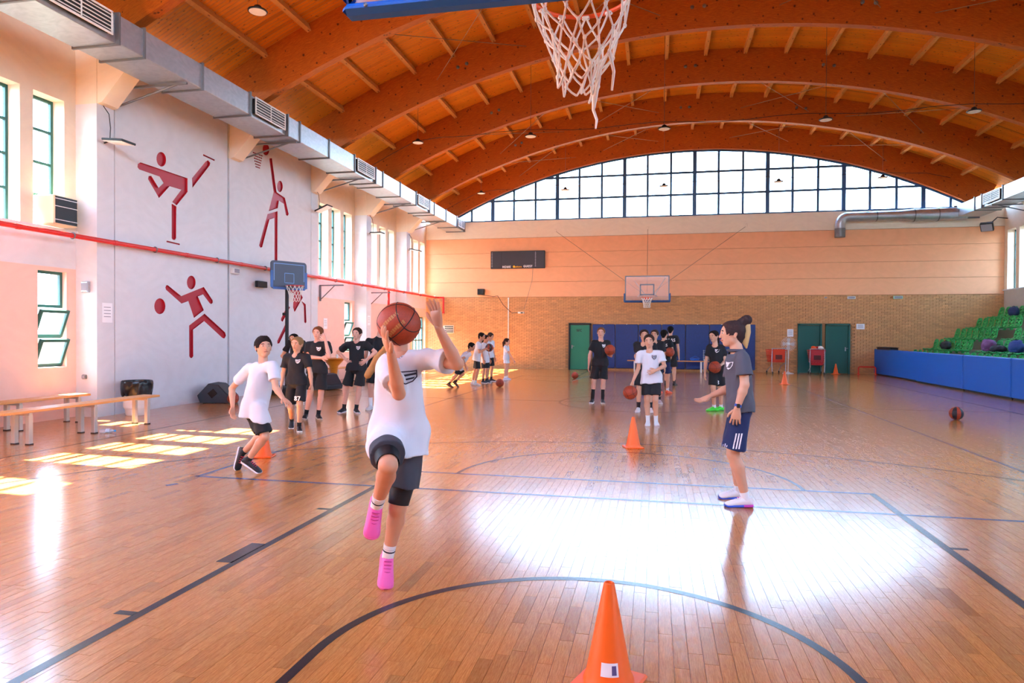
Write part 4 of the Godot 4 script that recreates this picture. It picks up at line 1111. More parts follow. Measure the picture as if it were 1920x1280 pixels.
func bench(at: Vector3, ln: float, label: String, legs: Array) -> Node3D:
	var o := thing("bench", label, "bench", at)
	for x in [-0.082, 0.082]:
		part(o, "seat_board", MB.new().cbox(Vector3(x, 0.455, 0), Vector3(0.155, 0.035, ln), 0.006), M.bench_wood)
	for z in legs:
		var f := MB.new()
		f.cbox(Vector3(0, 0.418, z), Vector3(0.3, 0.04, 0.05), 0.004)
		part(o, "leg_rail", f, M.bench_steel)
		for x in [-0.12, 0.12]:
			var l := part(o, "leg", MB.new().cbox(Vector3(x, 0.21, z), Vector3(0.065, 0.4, 0.065), 0.006), M.bench_steel)
			part(l, "foot_cap", MB.new().box(Vector3(x, 0.008, z), Vector3(0.07, 0.016, 0.07)), M.black)
	return o

func bin_and_small() -> void:
	var o := thing("waste_bin", "white round waste bin lined with a black bag by the wall", "waste bin", W(-9.15, 0, 10.95))
	part(o, "drum", MB.new().lathe([[0.17, 0.0], [0.19, 0.02], [0.195, 0.11], [0.215, 0.13], [0.225, 0.16], [0.235, 0.5], [0.24, 0.52]], Vector3.ZERO, 28), mat(rgb(226, 218, 212), 0.5))
	var rings := []
	var nz := FastNoiseLite.new()
	nz.frequency = 6.0
	for e in [[0.245, 0.36], [0.258, 0.42], [0.268, 0.5], [0.27, 0.58], [0.262, 0.63], [0.25, 0.645], [0.235, 0.63], [0.22, 0.5]]:
		var r := PackedVector3Array()
		for k in 48:
			var a := TAU * k / 48
			var w: float = e[0] * (1.0 + 0.09 * nz.get_noise_3d(cos(a) * 0.5, e[1] * 0.6, sin(a) * 0.5))
			var dy := 0.05 * nz.get_noise_2d(a * 0.35, 3.0) if e[1] < 0.45 else 0.0
			r.append(Vector3(cos(a) * w, e[1] + dy, sin(a) * w))
		rings.append(r)
	part(o, "bin_bag", MB.new().loft(rings, false, false), M.black_gloss)

	var sp := func(at: Vector3, turn: float, label: String) -> void:
		var s := thing("stage_speaker", label, "speaker", at, turn)
		var pr := PackedVector2Array([Vector2(-0.3, 0.0), Vector2(0.3, 0.0), Vector2(0.34, 0.1), Vector2(0.05, 0.4), Vector2(-0.12, 0.42), Vector2(-0.36, 0.16)])
		part(s, "cabinet", MB.new().prism(pr, Vector3(0, 0.015, -0.28), Vector3.RIGHT, Vector3.UP, Vector3(0, 0, 1), 0.56), mat(rgb(52, 58, 66), 0.7))
		var gd := Vector3(0.29, -0.30, 0).normalized()
		part(s, "grille", MB.new().box(Vector3(0.205, 0.27, 0), Vector3(0.36, 0.012, 0.5), Basis(Vector3(gd.x, gd.y, 0), Vector3(-gd.y, gd.x, 0), Vector3(0, 0, 1))), M.black)
		part(s, "port", MB.new().box(Vector3(-0.03, 0.22, 0.282), Vector3(0.16, 0.14, 0.01), Basis(Vector3(0, 0, 1), 0.7)), M.black_gloss)
		for x in [-0.24, 0.24]:
			part(s, "foot", MB.new().box(Vector3(x, 0.01, 0.2), Vector3(0.04, 0.02, 0.04)), M.black)
	sp.call(W(-9.12, 0, 13.35), 0.25, "dark wedge stage speaker on the floor against the panelled wall")
	sp.call(W(-8.5, 0, 17.2), -0.5, "dark wedge stage speaker in front of the wooden table")
	sp.call(W(-9.3, 0, 22.0), 0.2, "dark wedge stage speaker beyond the bench by the pink wall")

	var b := thing("water_bottle", "clear water bottle with a blue cap lying on the floor beside the bench", "bottle", W(-7.86, 0.034, 8.86), 0.35)
	var pet := mat(Color(0.85, 0.93, 1.0, 0.35), 0.08)
	pet.transparency = BaseMaterial3D.TRANSPARENCY_ALPHA
	var ax := Basis(Vector3.UP, Vector3.RIGHT, Vector3(0, 0, -1))
	part(b, "body", MB.new().lathe([[0.02, -0.11], [0.032, -0.1], [0.033, -0.03], [0.03, -0.02], [0.033, -0.01], [0.033, 0.05], [0.014, 0.085], [0.013, 0.1]], Vector3.ZERO, 16, ax), pet)
	part(b, "cap", MB.new().lathe([[0.016, 0.096], [0.016, 0.118], [0.01, 0.12]], Vector3.ZERO, 12, ax), mat(rgb(40, 150, 220), 0.4))
	part(b, "sleeve", MB.new().lathe([[0.0336, -0.02], [0.0336, 0.035]], Vector3.ZERO, 16, ax), mat(rgb(190, 222, 244), 0.5))

	# sheets of paper on the walls
	for e in [[W(-9.545, 1.9, 10.68), Vector3(0.004, 0.36, 0.24), "white notice taped to the column beside the panelled wall"], [W(-9.995, 1.85, 20.0), Vector3(0.004, 0.34, 0.25), "white notice on the pink wall beside the tilted window"], [W(5.8, 1.65, DF - 0.004), Vector3(0.24, 0.31, 0.004), "upright white notice on the brick wall left of the dark doors"], [W(8.47, 1.92, DF - 0.004), Vector3(0.31, 0.22, 0.004), "wide white notice on the brick wall right of the dark doors"], [W(-9.545, 2.0, 22.35), Vector3(0.004, 0.34, 0.22), "white notice on the column between the pink recesses"]]:
		var p := thing("paper_notice", e[2], "notice", e[0])
		part(p, "sheet", MB.new().box(Vector3.ZERO, e[1]), M.paper)
		var m := MB.new()
		var flat: Vector3 = e[1]
		for k in 4:
			if flat.x < 0.01:
				m.box(Vector3(0.003, flat.y * (0.28 - 0.16 * k), 0), Vector3(0.002, 0.012, flat.z * 0.66))
			else:
				m.box(Vector3(0, flat.y * (0.28 - 0.16 * k), 0.003), Vector3(flat.x * 0.66, 0.012, 0.002))
		part(p, "print_lines", m, M.print)

func cone(at: Vector3, h: float, label: String, sticker := false, turn := 0.3) -> void:
	var o := thing("traffic_cone", label, "cone", at, turn)
	var s := h / 0.45
	part(o, "base", MB.new().cbox(Vector3(0, 0.009 * s, 0), Vector3(0.27, 0.018, 0.27) * s, 0.008 * s), M.orange)
	part(o, "cone_body", MB.new().lathe([[0.115 * s, 0.012 * s], [0.11 * s, 0.035 * s], [0.1 * s, 0.05 * s], [0.024 * s, 0.445 * s], [0.02 * s, 0.45 * s], [0.016 * s, 0.45 * s], [0.014 * s, 0.42 * s]], Vector3.ZERO, 32), M.orange)
	if sticker:
		# a paper label bent round the cone
		var m := MB.new()
		var dk := MB.new()
		for k in 8:
			for e in [[m, -0.42, 0.42, 0.072, 0.128, 0.001], [dk, 0.1, 0.32, 0.08, 0.118, 0.002]]:
				var q := []
				for c in [[k, 0], [k + 1, 0], [k + 1, 1], [k, 1]]:
					var a: float = lerpf(e[1], e[2], c[0] / 8.0) - turn + 0.12
					var y: float = lerpf(e[3], e[4], c[1]) * s
					var r: float = lerpf(0.1, 0.024, (y / s - 0.05) / 0.395) * s + e[5]
					q.append(Vector3(sin(a) * r, y, cos(a) * r))
				e[0].quad(q[0], q[1], q[2], q[3])
		part(o, "sticker", m, M.paper)
		part(o, "sticker_print", dk, mat(rgb(90, 80, 130), 0.7))

func basketball(at: Vector3, label: String, r := 0.12, turn := Vector3.ZERO, dark := false, held := false) -> Node3D:
	var o := thing("basketball", label, "ball", at)
	var b := Basis.from_euler(turn)
	part(o, "skin", MB.new().ball(Vector3.ZERO, Vector3(r, r, r), b, 40, 24), M.ball)
	var m := MB.new()
	for e in [b, b * Basis(Vector3.RIGHT, PI / 2)]:
		m.torus(Vector3.ZERO, r, r * 0.022, e, 48, 6)
	for s in [-1.0, 1.0]:
		var pts := []
		for k in 41:
			var a := TAU * k / 40
			var p := Vector3(cos(a), s * (0.62 + 0.16 * cos(2 * a)), sin(a)).normalized() * r
			pts.append(b * Basis(Vector3(0, 0, 1), PI / 2) * p)
		m.tube(pts, r * 0.022, 6, false)
	part(o, "seams", m, M.seam)
	if dark:
		var w := MB.new()
		for s in [-0.62, 0.62]:
			for k in 10:
				for j in 6:
					var q := []
					for c in [[j, k], [j + 1, k], [j + 1, k + 1], [j, k + 1]]:
						var a: float = s + lerpf(-0.34, 0.34, c[0] / 6.0)
						var l: float = lerpf(-1.3, 1.3, c[1] / 10.0)
						q.append(Vector3(sin(a) * cos(l), sin(l), cos(a) * cos(l)) * r * 1.012)
					w.quad(q[0], q[1], q[2], q[3])
		part(o, "dark_panel", w, mat(rgb(28, 30, 38), 0.5))
	return o

func ducts() -> void:
	for left in [true, false]:
		var sg := 1.0 if left else -1.0
		var x0 := -8.1 if left else 11.75
		var o := thing("air_duct", "galvanised rectangular air duct with grilles along the %s windows" % ("figure panels and left-hand" if left else "bleacher side"), "duct", W(x0 - sg * 0.42, 6.39, 0))
		var d := 1.2 if left else 14.0
		var k := 0
		while d < 29.3:
			var ln := minf([1.55, 1.5, 0.55, 1.5][k % 4], 29.5 - d)
			var gr := k % 4 == 1
			var inset := 0.05 if gr else 0.0
			part(o, "duct_section", MB.new().cbox(Vector3(-sg * inset / 2, 0, -(d + ln / 2)), Vector3(0.84 - inset, 0.46, ln - 0.02), 0.008), M.zinc)
			part(o, "flange", MB.new().box(Vector3(0, 0, -d), Vector3(0.9, 0.52, 0.035)), M.zinc_dark)
			if gr:
				var g := part(o, "grille", MB.new().cbox(Vector3(sg * 0.405, 0.02, -(d + ln / 2)), Vector3(0.09, 0.32, ln - 0.35), 0.006), M.black)
				var fr := MB.new()
				for y in [-0.15, 0.19]:
					fr.box(Vector3(sg * 0.455, y, -(d + ln / 2)), Vector3(0.02, 0.03, ln - 0.3))
				for z in [-1.0, 0.0, 1.0]:
					fr.box(Vector3(sg * 0.455, 0.02, -(d + ln / 2) + z * (ln - 0.33) / 2), Vector3(0.02, 0.34, 0.03 if z != 0.0 else 0.015))
				for s in 5:
					fr.box(Vector3(sg * 0.453, -0.1 + s * 0.06, -(d + ln / 2)), Vector3(0.014, 0.016, ln - 0.34))
				part(g, "louvre", fr, M.white_plastic)
			d += ln
			k += 1
		part(o, "flange", MB.new().box(Vector3(0, 0, -29.5), Vector3(0.9, 0.52, 0.035)), M.zinc_dark)
		# brackets from the corbels
		for q in 7:
			var dc := 2.85 + 3.9 * q
			if not left and dc < 14:
				continue
			var m := MB.new()
			m.box(Vector3(-sg * 0.35, -0.265, -(dc + 0.35)), Vector3(1.5, 0.04, 0.04))
			m.tube([Vector3(-sg * 1.05, -0.62, -(dc + 0.3)), Vector3(sg * 0.2, -0.27, -(dc + 0.35))], 0.02, 6)
			part(o, "bracket", m, M.zinc_dark)
	# branch along the end wall, round in section, with a downturned elbow
	var b := thing("air_duct", "round grey duct with a downturned elbow on the end wall", "duct", W(9.8, 6.3, 29.38))
	var main := [Vector3(2.2, 0, 0), Vector3(-1.9, 0, 0)]
	for a in 7:
		main.append(Vector3(-1.95 - 0.28 * sin(a * PI / 12), -0.28 + 0.28 * cos(a * PI / 12), 0))
	main.append(Vector3(-2.23, -0.55, 0))
	var rr := []
	for k in main.size():
		rr.append(0.21 if k < 1 else 0.19)
	part(b, "pipe", MB.new().tube(main, rr, 20), M.zinc)
	part(b, "wide_pipe", MB.new().tube([Vector3(2.3, 0, 0), Vector3(0.5, 0, 0), Vector3(-0.1, 0, 0)], [0.25, 0.25, 0.2], 20), M.zinc)
	part(b, "collar", MB.new().tube([Vector3(-2.23, -0.45, 0), Vector3(-2.23, -0.8, 0)], 0.2, 20), M.zinc_dark)
	for x in [1.3, 0.45, -0.9]:
		part(b, "joint_ring", MB.new().tube([Vector3(x - 0.02, 0, 0), Vector3(x + 0.02, 0, 0)], 0.262 if x > 0 else 0.205, 20), M.zinc_dark)

func pipes_and_lamps() -> void:
	var o := thing("water_pipe", "red painted pipe running along the left wall on brackets", "pipe", W(-9.42, 3.19, 0))
	part(o, "pipe", MB.new().tube([Vector3(0, 0, 0.5), Vector3(0, 0, -29.55), Vector3(0.15, 0, -29.62), Vector3(0.32, 0, -29.62)], 0.042, 10), M.red_paint)
	part(o, "drop_pipe", MB.new().tube([Vector3(0.3, 0, -29.62), Vector3(0.3, -0.66, -29.62)], 0.042, 10), M.red_paint)
	part(o, "pipe_end", MB.new().tube([Vector3(0.3, -0.64, -29.62), Vector3(0.3, -0.72, -29.62)], 0.055, 10), M.red_paint)
	part(o, "standpipe", MB.new().tube([Vector3(0.02, -0.05, -23.8), Vector3(0.02, -1.6, -23.8)], 0.045, 10), M.red_paint)
	for k in 15:
		var d := 2.0 + k * 1.95
		part(o, "pipe_clip", MB.new().torus(Vector3(0, 0, -d), 0.05, 0.012, Basis(Vector3.RIGHT, Vector3(0, 0, 1), Vector3.DOWN), 14, 6), M.zinc_dark)
		part(o, "coupling", MB.new().tube([Vector3(0, 0, -d - 0.9), Vector3(0, 0, -d - 0.98)], 0.048, 10), M.red_paint)
	var br := 0
	for d in [19.6, 23.4]:
		var q := thing("wall_bracket", "grey angle bracket under the red pipe, %s" % ("by the tilted window" if br == 0 else "beside the red standpipe"), "bracket", W(-9.98, 3.0, d))
		part(q, "upright", MB.new().box(Vector3(0.02, -0.2, 0), Vector3(0.04, 0.5, 0.05)), M.zinc_dark)
		part(q, "arm", MB.new().box(Vector3(0.4, 0.04, 0), Vector3(0.8, 0.04, 0.05)), M.zinc_dark)
		part(q, "brace", MB.new().tube([Vector3(0.03, -0.4, 0), Vector3(0.5, 0.03, 0)], 0.016, 6), M.zinc_dark)
		br += 1
	# hanging round lamps, switched off
	var first := true
	var proto: Node3D
	for r in [[20.0, [-6.9, -3.35, 0.55, 4.87, 8.5]], [27.7, [-6.87, -3.31, 0.64, 4.95, 8.62]], [11.3, [-6.87]]]:
		for x in r[1]:
			var l: Node3D
			if first:
				proto = thing("pendant_lamp", "round unlit lamp with white disc hung under the roof", "lamp", Vector3.ZERO, 0.0, "round lamps hung under the roof")
				part(proto, "housing", MB.new().lathe([[0.17, 0.0], [0.175, 0.012], [0.17, 0.03], [0.08, 0.05], [0.06, 0.11], [0.02, 0.13]], Vector3.ZERO, 24), M.black)
				part(proto, "diffuser", MB.new().lathe([[0.001, -0.006], [0.15, -0.005], [0.155, 0.0]], Vector3.ZERO, 24), mat(rgb(250, 248, 238), 0.5))
				l = proto
				first = false
			else:
				l = again(proto)
			l.position = W(x, 7.45, r[0])
			part(l, "hanger", MB.new().tube([Vector3(0, 0.12, 0), Vector3(0, arch_y(x, RD) - 7.5, 0)], 0.006, 5), M.steel)
	for d in [20.0, 27.7]:
		var pts := []
		for k in 25:
			var x := -8.6 + 19.5 * k / 24
			pts.append(W(x, minf(7.62 + 0.05 * sin(k * 1.3), arch_y(x, RB) - 0.05), d))
		var c := thing("lamp_cable", "dark cable strung across the roof above the %s row of lamps" % ("middle" if d < 25 else "far"), "cable", Vector3.ZERO)
		part(c, "cable", MB.new().tube(pts, 0.009, 5), M.black)
	# floodlights on the columns
	var fl := [[10.62, 5.0, -0.1, "flat floodlight wired under the corbel above the kicking figure"], [18.45, 5.15, 0.4, "flat floodlight on the column past the jumping figure"], [22.35, 5.05, 0.0, "narrow floodlight on the second white column from the end wall"], [26.25, 4.95, -0.2, "small floodlight on the last white column"]]
	for e in fl:
		var q := thing("floodlight", e[3], "floodlight", W(-9.36, e[1], e[0]))
		var b := Basis(Vector3(0, 0, 1), e[2])
		part(q, "housing", MB.new().cbox(b * Vector3(0.12, 0.02, 0), Vector3(0.44, 0.04, 0.34), 0.008, b), M.black)
		part(q, "lens", MB.new().box(b * Vector3(0.12, -0.003, 0), Vector3(0.4, 0.01, 0.3), b), M.white_plastic)
		part(q, "yoke", MB.new().tube([Vector3(-0.19, 0.0, 0), Vector3(-0.05, 0.03, 0)], 0.014, 6), M.black)
		part(q, "cable", MB.new().tube([Vector3(-0.02, 0.05, 0.05), Vector3(0.0, 0.25, 0.06), Vector3(-0.04, 0.5, 0.05), Vector3(-0.16, 0.66, 0.05)], 0.008, 5), M.black)
	var pj := thing("floodlight", "black floodlight angled down in the far right corner", "floodlight", W(12.75, 5.75, 29.2))
	var pb := Basis(Vector3.UP, -0.6) * Basis(Vector3.RIGHT, 0.7)
	part(pj, "housing", MB.new().cbox(Vector3.ZERO, Vector3(0.42, 0.36, 0.14), 0.02, pb), M.black)
	part(pj, "lens", MB.new().box(pb * Vector3(0, 0, 0.074), Vector3(0.36, 0.3, 0.01), pb), M.print)
	part(pj, "mount", MB.new().tube([Vector3(0.1, 0.1, 0), Vector3(0.35, 0.35, 0.0), Vector3(0.7, 0.3, 0)], 0.02, 6), M.black)
	# air conditioner box hung in a window
	var ac := thing("window_air_conditioner", "beige air conditioner box standing in the slit window", "air conditioner", W(-9.93, 3.64, 9.95))
	part(ac, "case", MB.new().cbox(Vector3(0.02, 0.0, 0), Vector3(0.42, 0.5, 0.5), 0.015), mat(rgb(226, 206, 170), 0.5))
	part(ac, "grille", MB.new().box(Vector3(0.232, 0.0, 0), Vector3(0.01, 0.46, 0.44)), M.black)
	for k in 3:
		part(ac, "trim_strip", MB.new().box(Vector3(0.238, 0.19 - 0.13 * k - (0.1 if k == 2 else 0.0), 0), Vector3(0.008, 0.012, 0.46)), M.white_plastic)
	# small boxes and fittings on the walls
	var items := [[W(-9.5, 2.78, 15.6), Vector3(0.1, 0.16, 0.42), M.black, "wall_speaker", "long black speaker box on the panelled wall under the pipe", "speaker"], [W(-7.36, 3.44, DF - 0.1), Vector3(0.3, 0.27, 0.2), M.black, "wall_speaker", "small black speaker box above the brickwork", "speaker"], [W(7.14, 3.1, DF - 0.03), Vector3(0.1, 0.06, 0.06), M.white_plastic, "emergency_light", "tiny white fitting above the first dark door", "light"], [W(8.11, 3.09, DF - 0.04), Vector3(0.3, 0.12, 0.08), M.white_plastic, "emergency_light", "white emergency light above the second dark door", "light"], [W(9.83, 3.09, DF - 0.04), Vector3(0.34, 0.12, 0.08), mat(rgb(160, 214, 190), 0.4), "emergency_light", "green tinted emergency light above the blue padding", "light"], [W(-9.5, 3.02, 14.5), Vector3(0.1, 0.14, 0.24), M.white_plastic, "junction_box", "white twin lamp box below the red pipe", "box"], [W(-9.76, 2.36, 10.43), Vector3(0.14, 0.2, 0.1), M.zinc, "valve_box", "grey valve box with a lever on the column edge", "box"], [W(-9.8, 0.73, 10.43), Vector3(0.08, 0.08, 0.06), M.zinc_dark, "wall_tap", "small metal tap low on the column", "tap"]]
	for e in items:
		var q := thing(e[3], e[4], e[5], e[0])
		part(q, "case", MB.new().cbox(Vector3.ZERO, e[1], 0.012), e[2])
		var s: Vector3 = e[1]
		if s.z < s.x:
			part(q, "front_plate", MB.new().box(Vector3(0, 0, s.z / 2 + 0.002), Vector3(s.x * 0.8, s.y * 0.7, 0.006)), M.print if e[2] != M.black else M.black_gloss)
		else:
			part(q, "front_plate", MB.new().box(Vector3(s.x / 2 + 0.002, 0, 0), Vector3(0.006, s.y * 0.7, s.z * 0.8)), M.print if e[2] != M.black else M.black_gloss)
	var cc := thing("security_camera", "small white camera with wiring on the brick wall", "camera", W(-5.51, 2.5, DF - 0.12))
	part(cc, "body", MB.new().cbox(Vector3(0, 0, 0), Vector3(0.3, 0.09, 0.1), 0.02), M.white_plastic)
	part(cc, "lens", MB.new().box(Vector3(0.04, -0.01, 0.052), Vector3(0.1, 0.05, 0.01)), M.black)
	part(cc, "mount", MB.new().tube([Vector3(-0.15, 0, 0), Vector3(-0.42, -0.02, 0.06)], 0.02, 6), M.wire)
	part(cc, "wiring", MB.new().tube([Vector3(-0.42, 0, 0.1), Vector3(-0.8, 0.35, 0.1), Vector3(-1.05, 0.75, 0.1), Vector3(-1.25, 0.72, 0.1), Vector3(-1.8, 0.8, 0.1)], 0.012, 5), M.black)
	var cd := thing("conduit", "thin white conduit down the brick wall", "conduit", W(-6.11, 0, DF - 0.02))
	part(cd, "tube", MB.new().tube([Vector3(0, 0.3, 0), Vector3(0, 3.15, 0)], 0.022, 8), M.white_plastic)
	part(cd, "cap", MB.new().cbox(Vector3(0, 3.15, 0), Vector3(0.07, 0.05, 0.05), 0.01), M.white_plastic)
	var gv := thing("wall_vent", "dark louvred vent in the brick wall near the corner", "vent", W(-8.9, 1.75, DF - 0.02))
	part(gv, "frame", MB.new().cbox(Vector3.ZERO, Vector3(0.5, 0.36, 0.05), 0.01), M.cream)
	for k in 4:
		part(gv, "slat", MB.new().box(Vector3(0.02, 0.12 - k * 0.08, 0.03), Vector3(0.4, 0.04, 0.02)), M.black)

func far_doors() -> void:
	var k := 2
	for e in [[-3.38, -2.41, M.door_green, "bright green toilet door marked WC in the brick wall"], [6.1, 7.01, M.door_teal, "dark green door behind the shopping trolley"], [7.15, 8.08, M.door_teal, "dark green door next to the blue padding"]]:
		var d := structure("door_%d" % k, e[3])
		k += 1
		var x0: float = e[0]
		var x1: float = e[1]
		var fr := MB.new()
		fr.box(W(x0 + 0.03, 1.015, DF - 0.0), Vector3(0.06, 2.03, 0.12))
		fr.box(W(x1 - 0.03, 1.015, DF - 0.0), Vector3(0.06, 2.03, 0.12))
		fr.box(W((x0 + x1) / 2, 2.0, DF - 0.0), Vector3(x1 - x0, 0.06, 0.12))
		part(d, "door_frame", fr, M.black if k == 3 else M.door_teal)
		var set_in := 0.02 if k == 3 else 0.055
		part(d, "leaf", MB.new().cbox(W((x0 + x1) / 2, 0.985, DF + set_in), Vector3(x1 - x0 - 0.12, 1.95, 0.04), 0.005), e[2])
		var h := MB.new()
		var hx := x0 + 0.14 if k == 3 else x1 - 0.16
		h.cbox(W(hx, 1.0, DF + set_in - 0.03), Vector3(0.04, 0.16, 0.012), 0.004)
		h.tube([W(hx, 1.03, DF + set_in - 0.06), W(hx + 0.1, 1.03, DF + set_in - 0.06)], 0.01, 6)
		part(d, "handle", h, M.zinc)
		if k == 3:
			part(d, "lettering", text_mesh("WC", 0.16), M.black, W((x0 + x1) / 2 - 0.03, 1.72, DF + set_in - 0.023))
	# tall blue wall mats
	var mw := 0.985
	for q in 7:
		var x := -2.34 + q * mw
		var o := thing("wall_mat", "tall dark blue wall mat right beside the green WC door" if q == 0 else ("narrow dark blue wall mat ending the row, left of the orange trolley" if q == 6 else "tall dark blue wall mat in the middle of the row"), "mat", W(x + (mw if q < 6 else 0.86) / 2, 0.0, DF - 0.05), 0.0, "blue wall mats in a row")
		var w := (mw if q < 6 else 0.86) - 0.02
		part(o, "cover", MB.new().cbox(Vector3(0, 1.04, 0), Vector3(w, 1.9, 0.08), 0.02), M.mat_blue)
		part(o, "fixing", MB.new().cbox(Vector3(0, 1.99, 0.02), Vector3(0.05, 0.03, 0.02), 0.005), M.white_plastic)

func bleachers() -> void:
	var st := thing("bleachers", "grey concrete seating steps along the right wall", "bleachers", W(0, 0, 0))
	for k in 5:
		var x0 := 9.75 + 0.745 * k
		var y1 := 0.24 + 0.408 * k
		part(st, "step", MB.new().box(W((x0 + XR) / 2, y1 / 2, 15.0), Vector3(XR - x0, y1, 29.4)), M.concrete)
	var proto: Node3D
	var bl := [[29.35, 26.0], [24.9, 12.0]]
	for k in 5:
		var x := 9.75 + 0.745 * k + 0.3
		var y := 0.24 + 0.408 * k
		for b in bl:
			var rail := part(st, "seat_rail", MB.new().box(W(x + 0.02, y + 0.34, (b[0] + b[1]) / 2), Vector3(0.06, 0.05, b[0] - b[1])), M.concrete)
			rail.set_meta("label", "grey seat rail")
			var d: float = b[0] - 0.26
			while d > maxf(b[1], 15.5 + 1.3 * k):
				var s: Node3D
				if proto == null:
					proto = thing("stadium_seat", "green moulded plastic stadium seat with a round back on the steps", "seat", Vector3.ZERO, 0.0, "green seats on the bleachers")
					part(proto, "shell", seat_shell(), M.seat_green)
					part(proto, "bracket", MB.new().box(Vector3(0.04, -0.06, 0), Vector3(0.2, 0.1, 0.12)), M.seat_green)
					s = proto
				else:
					s = again(proto)
				s.position = W(x, y + 0.42, d)
				d -= 0.485
	# padded blue barrier in front of the steps
	var segs := [[29.7, 25.0, 8.98], [24.9, 21.4, 8.86], [21.36, 18.75, 8.86], [18.71, 15.0, 8.86], [14.96, 11.0, 8.86]]
	for k in segs.size():
		var e: Array = segs[k]
		var o := thing("padded_barrier", ["blue padded barrier section in the far corner by the brick wall", "blue padded barrier section after the step in the padding", "blue padded barrier section beside the loose striped ball", "blue padded barrier section past the loose striped ball", "blue padded barrier section towards the near end"][k], "barrier", W(e[2], 0, (e[0] + e[1]) / 2))
		part(o, "pad", MB.new().cbox(Vector3(0.06, 0.535, 0), Vector3(0.12, 0.97, e[0] - e[1]), 0.02), M.pad_blue)
		part(o, "wall_core", MB.new().box(Vector3(0.2, 0.5, 0), Vector3(0.16, 1.0, e[0] - e[1])), M.concrete)
		part(o, "foot_gap", MB.new().box(Vector3(0.08, 0.025, 0), Vector3(0.08, 0.05, e[0] - e[1] - 0.04)), M.black)

func seat_shell() -> MB:
	var m := MB.new()
	var rings := []
	# profile from the front lip over the seat and up the back, seat faces -x
	var pf := [[-0.2, -0.03, 0.2], [-0.19, 0.0, 0.21], [-0.05, -0.02, 0.215], [0.1, -0.01, 0.215], [0.17, 0.03, 0.21], [0.2, 0.12, 0.205], [0.225, 0.25, 0.19], [0.24, 0.33, 0.15], [0.245, 0.37, 0.08]]
	for e in pf:
		var r := PackedVector3Array()
		for q in [[-1.0, 0.0], [-0.6, -0.02], [0.0, -0.03], [0.6, -0.02], [1.0, 0.0], [1.0, 0.02], [0.0, -0.01], [-1.0, 0.02]]:
			var up: bool = e[1] > 0.08
			r.append(Vector3(e[0] + (-q[1] if up else 0.0), e[1] + (0.0 if up else q[1]), q[0] * e[2]))
		rings.append(r)
	m.loft(rings)
	return m

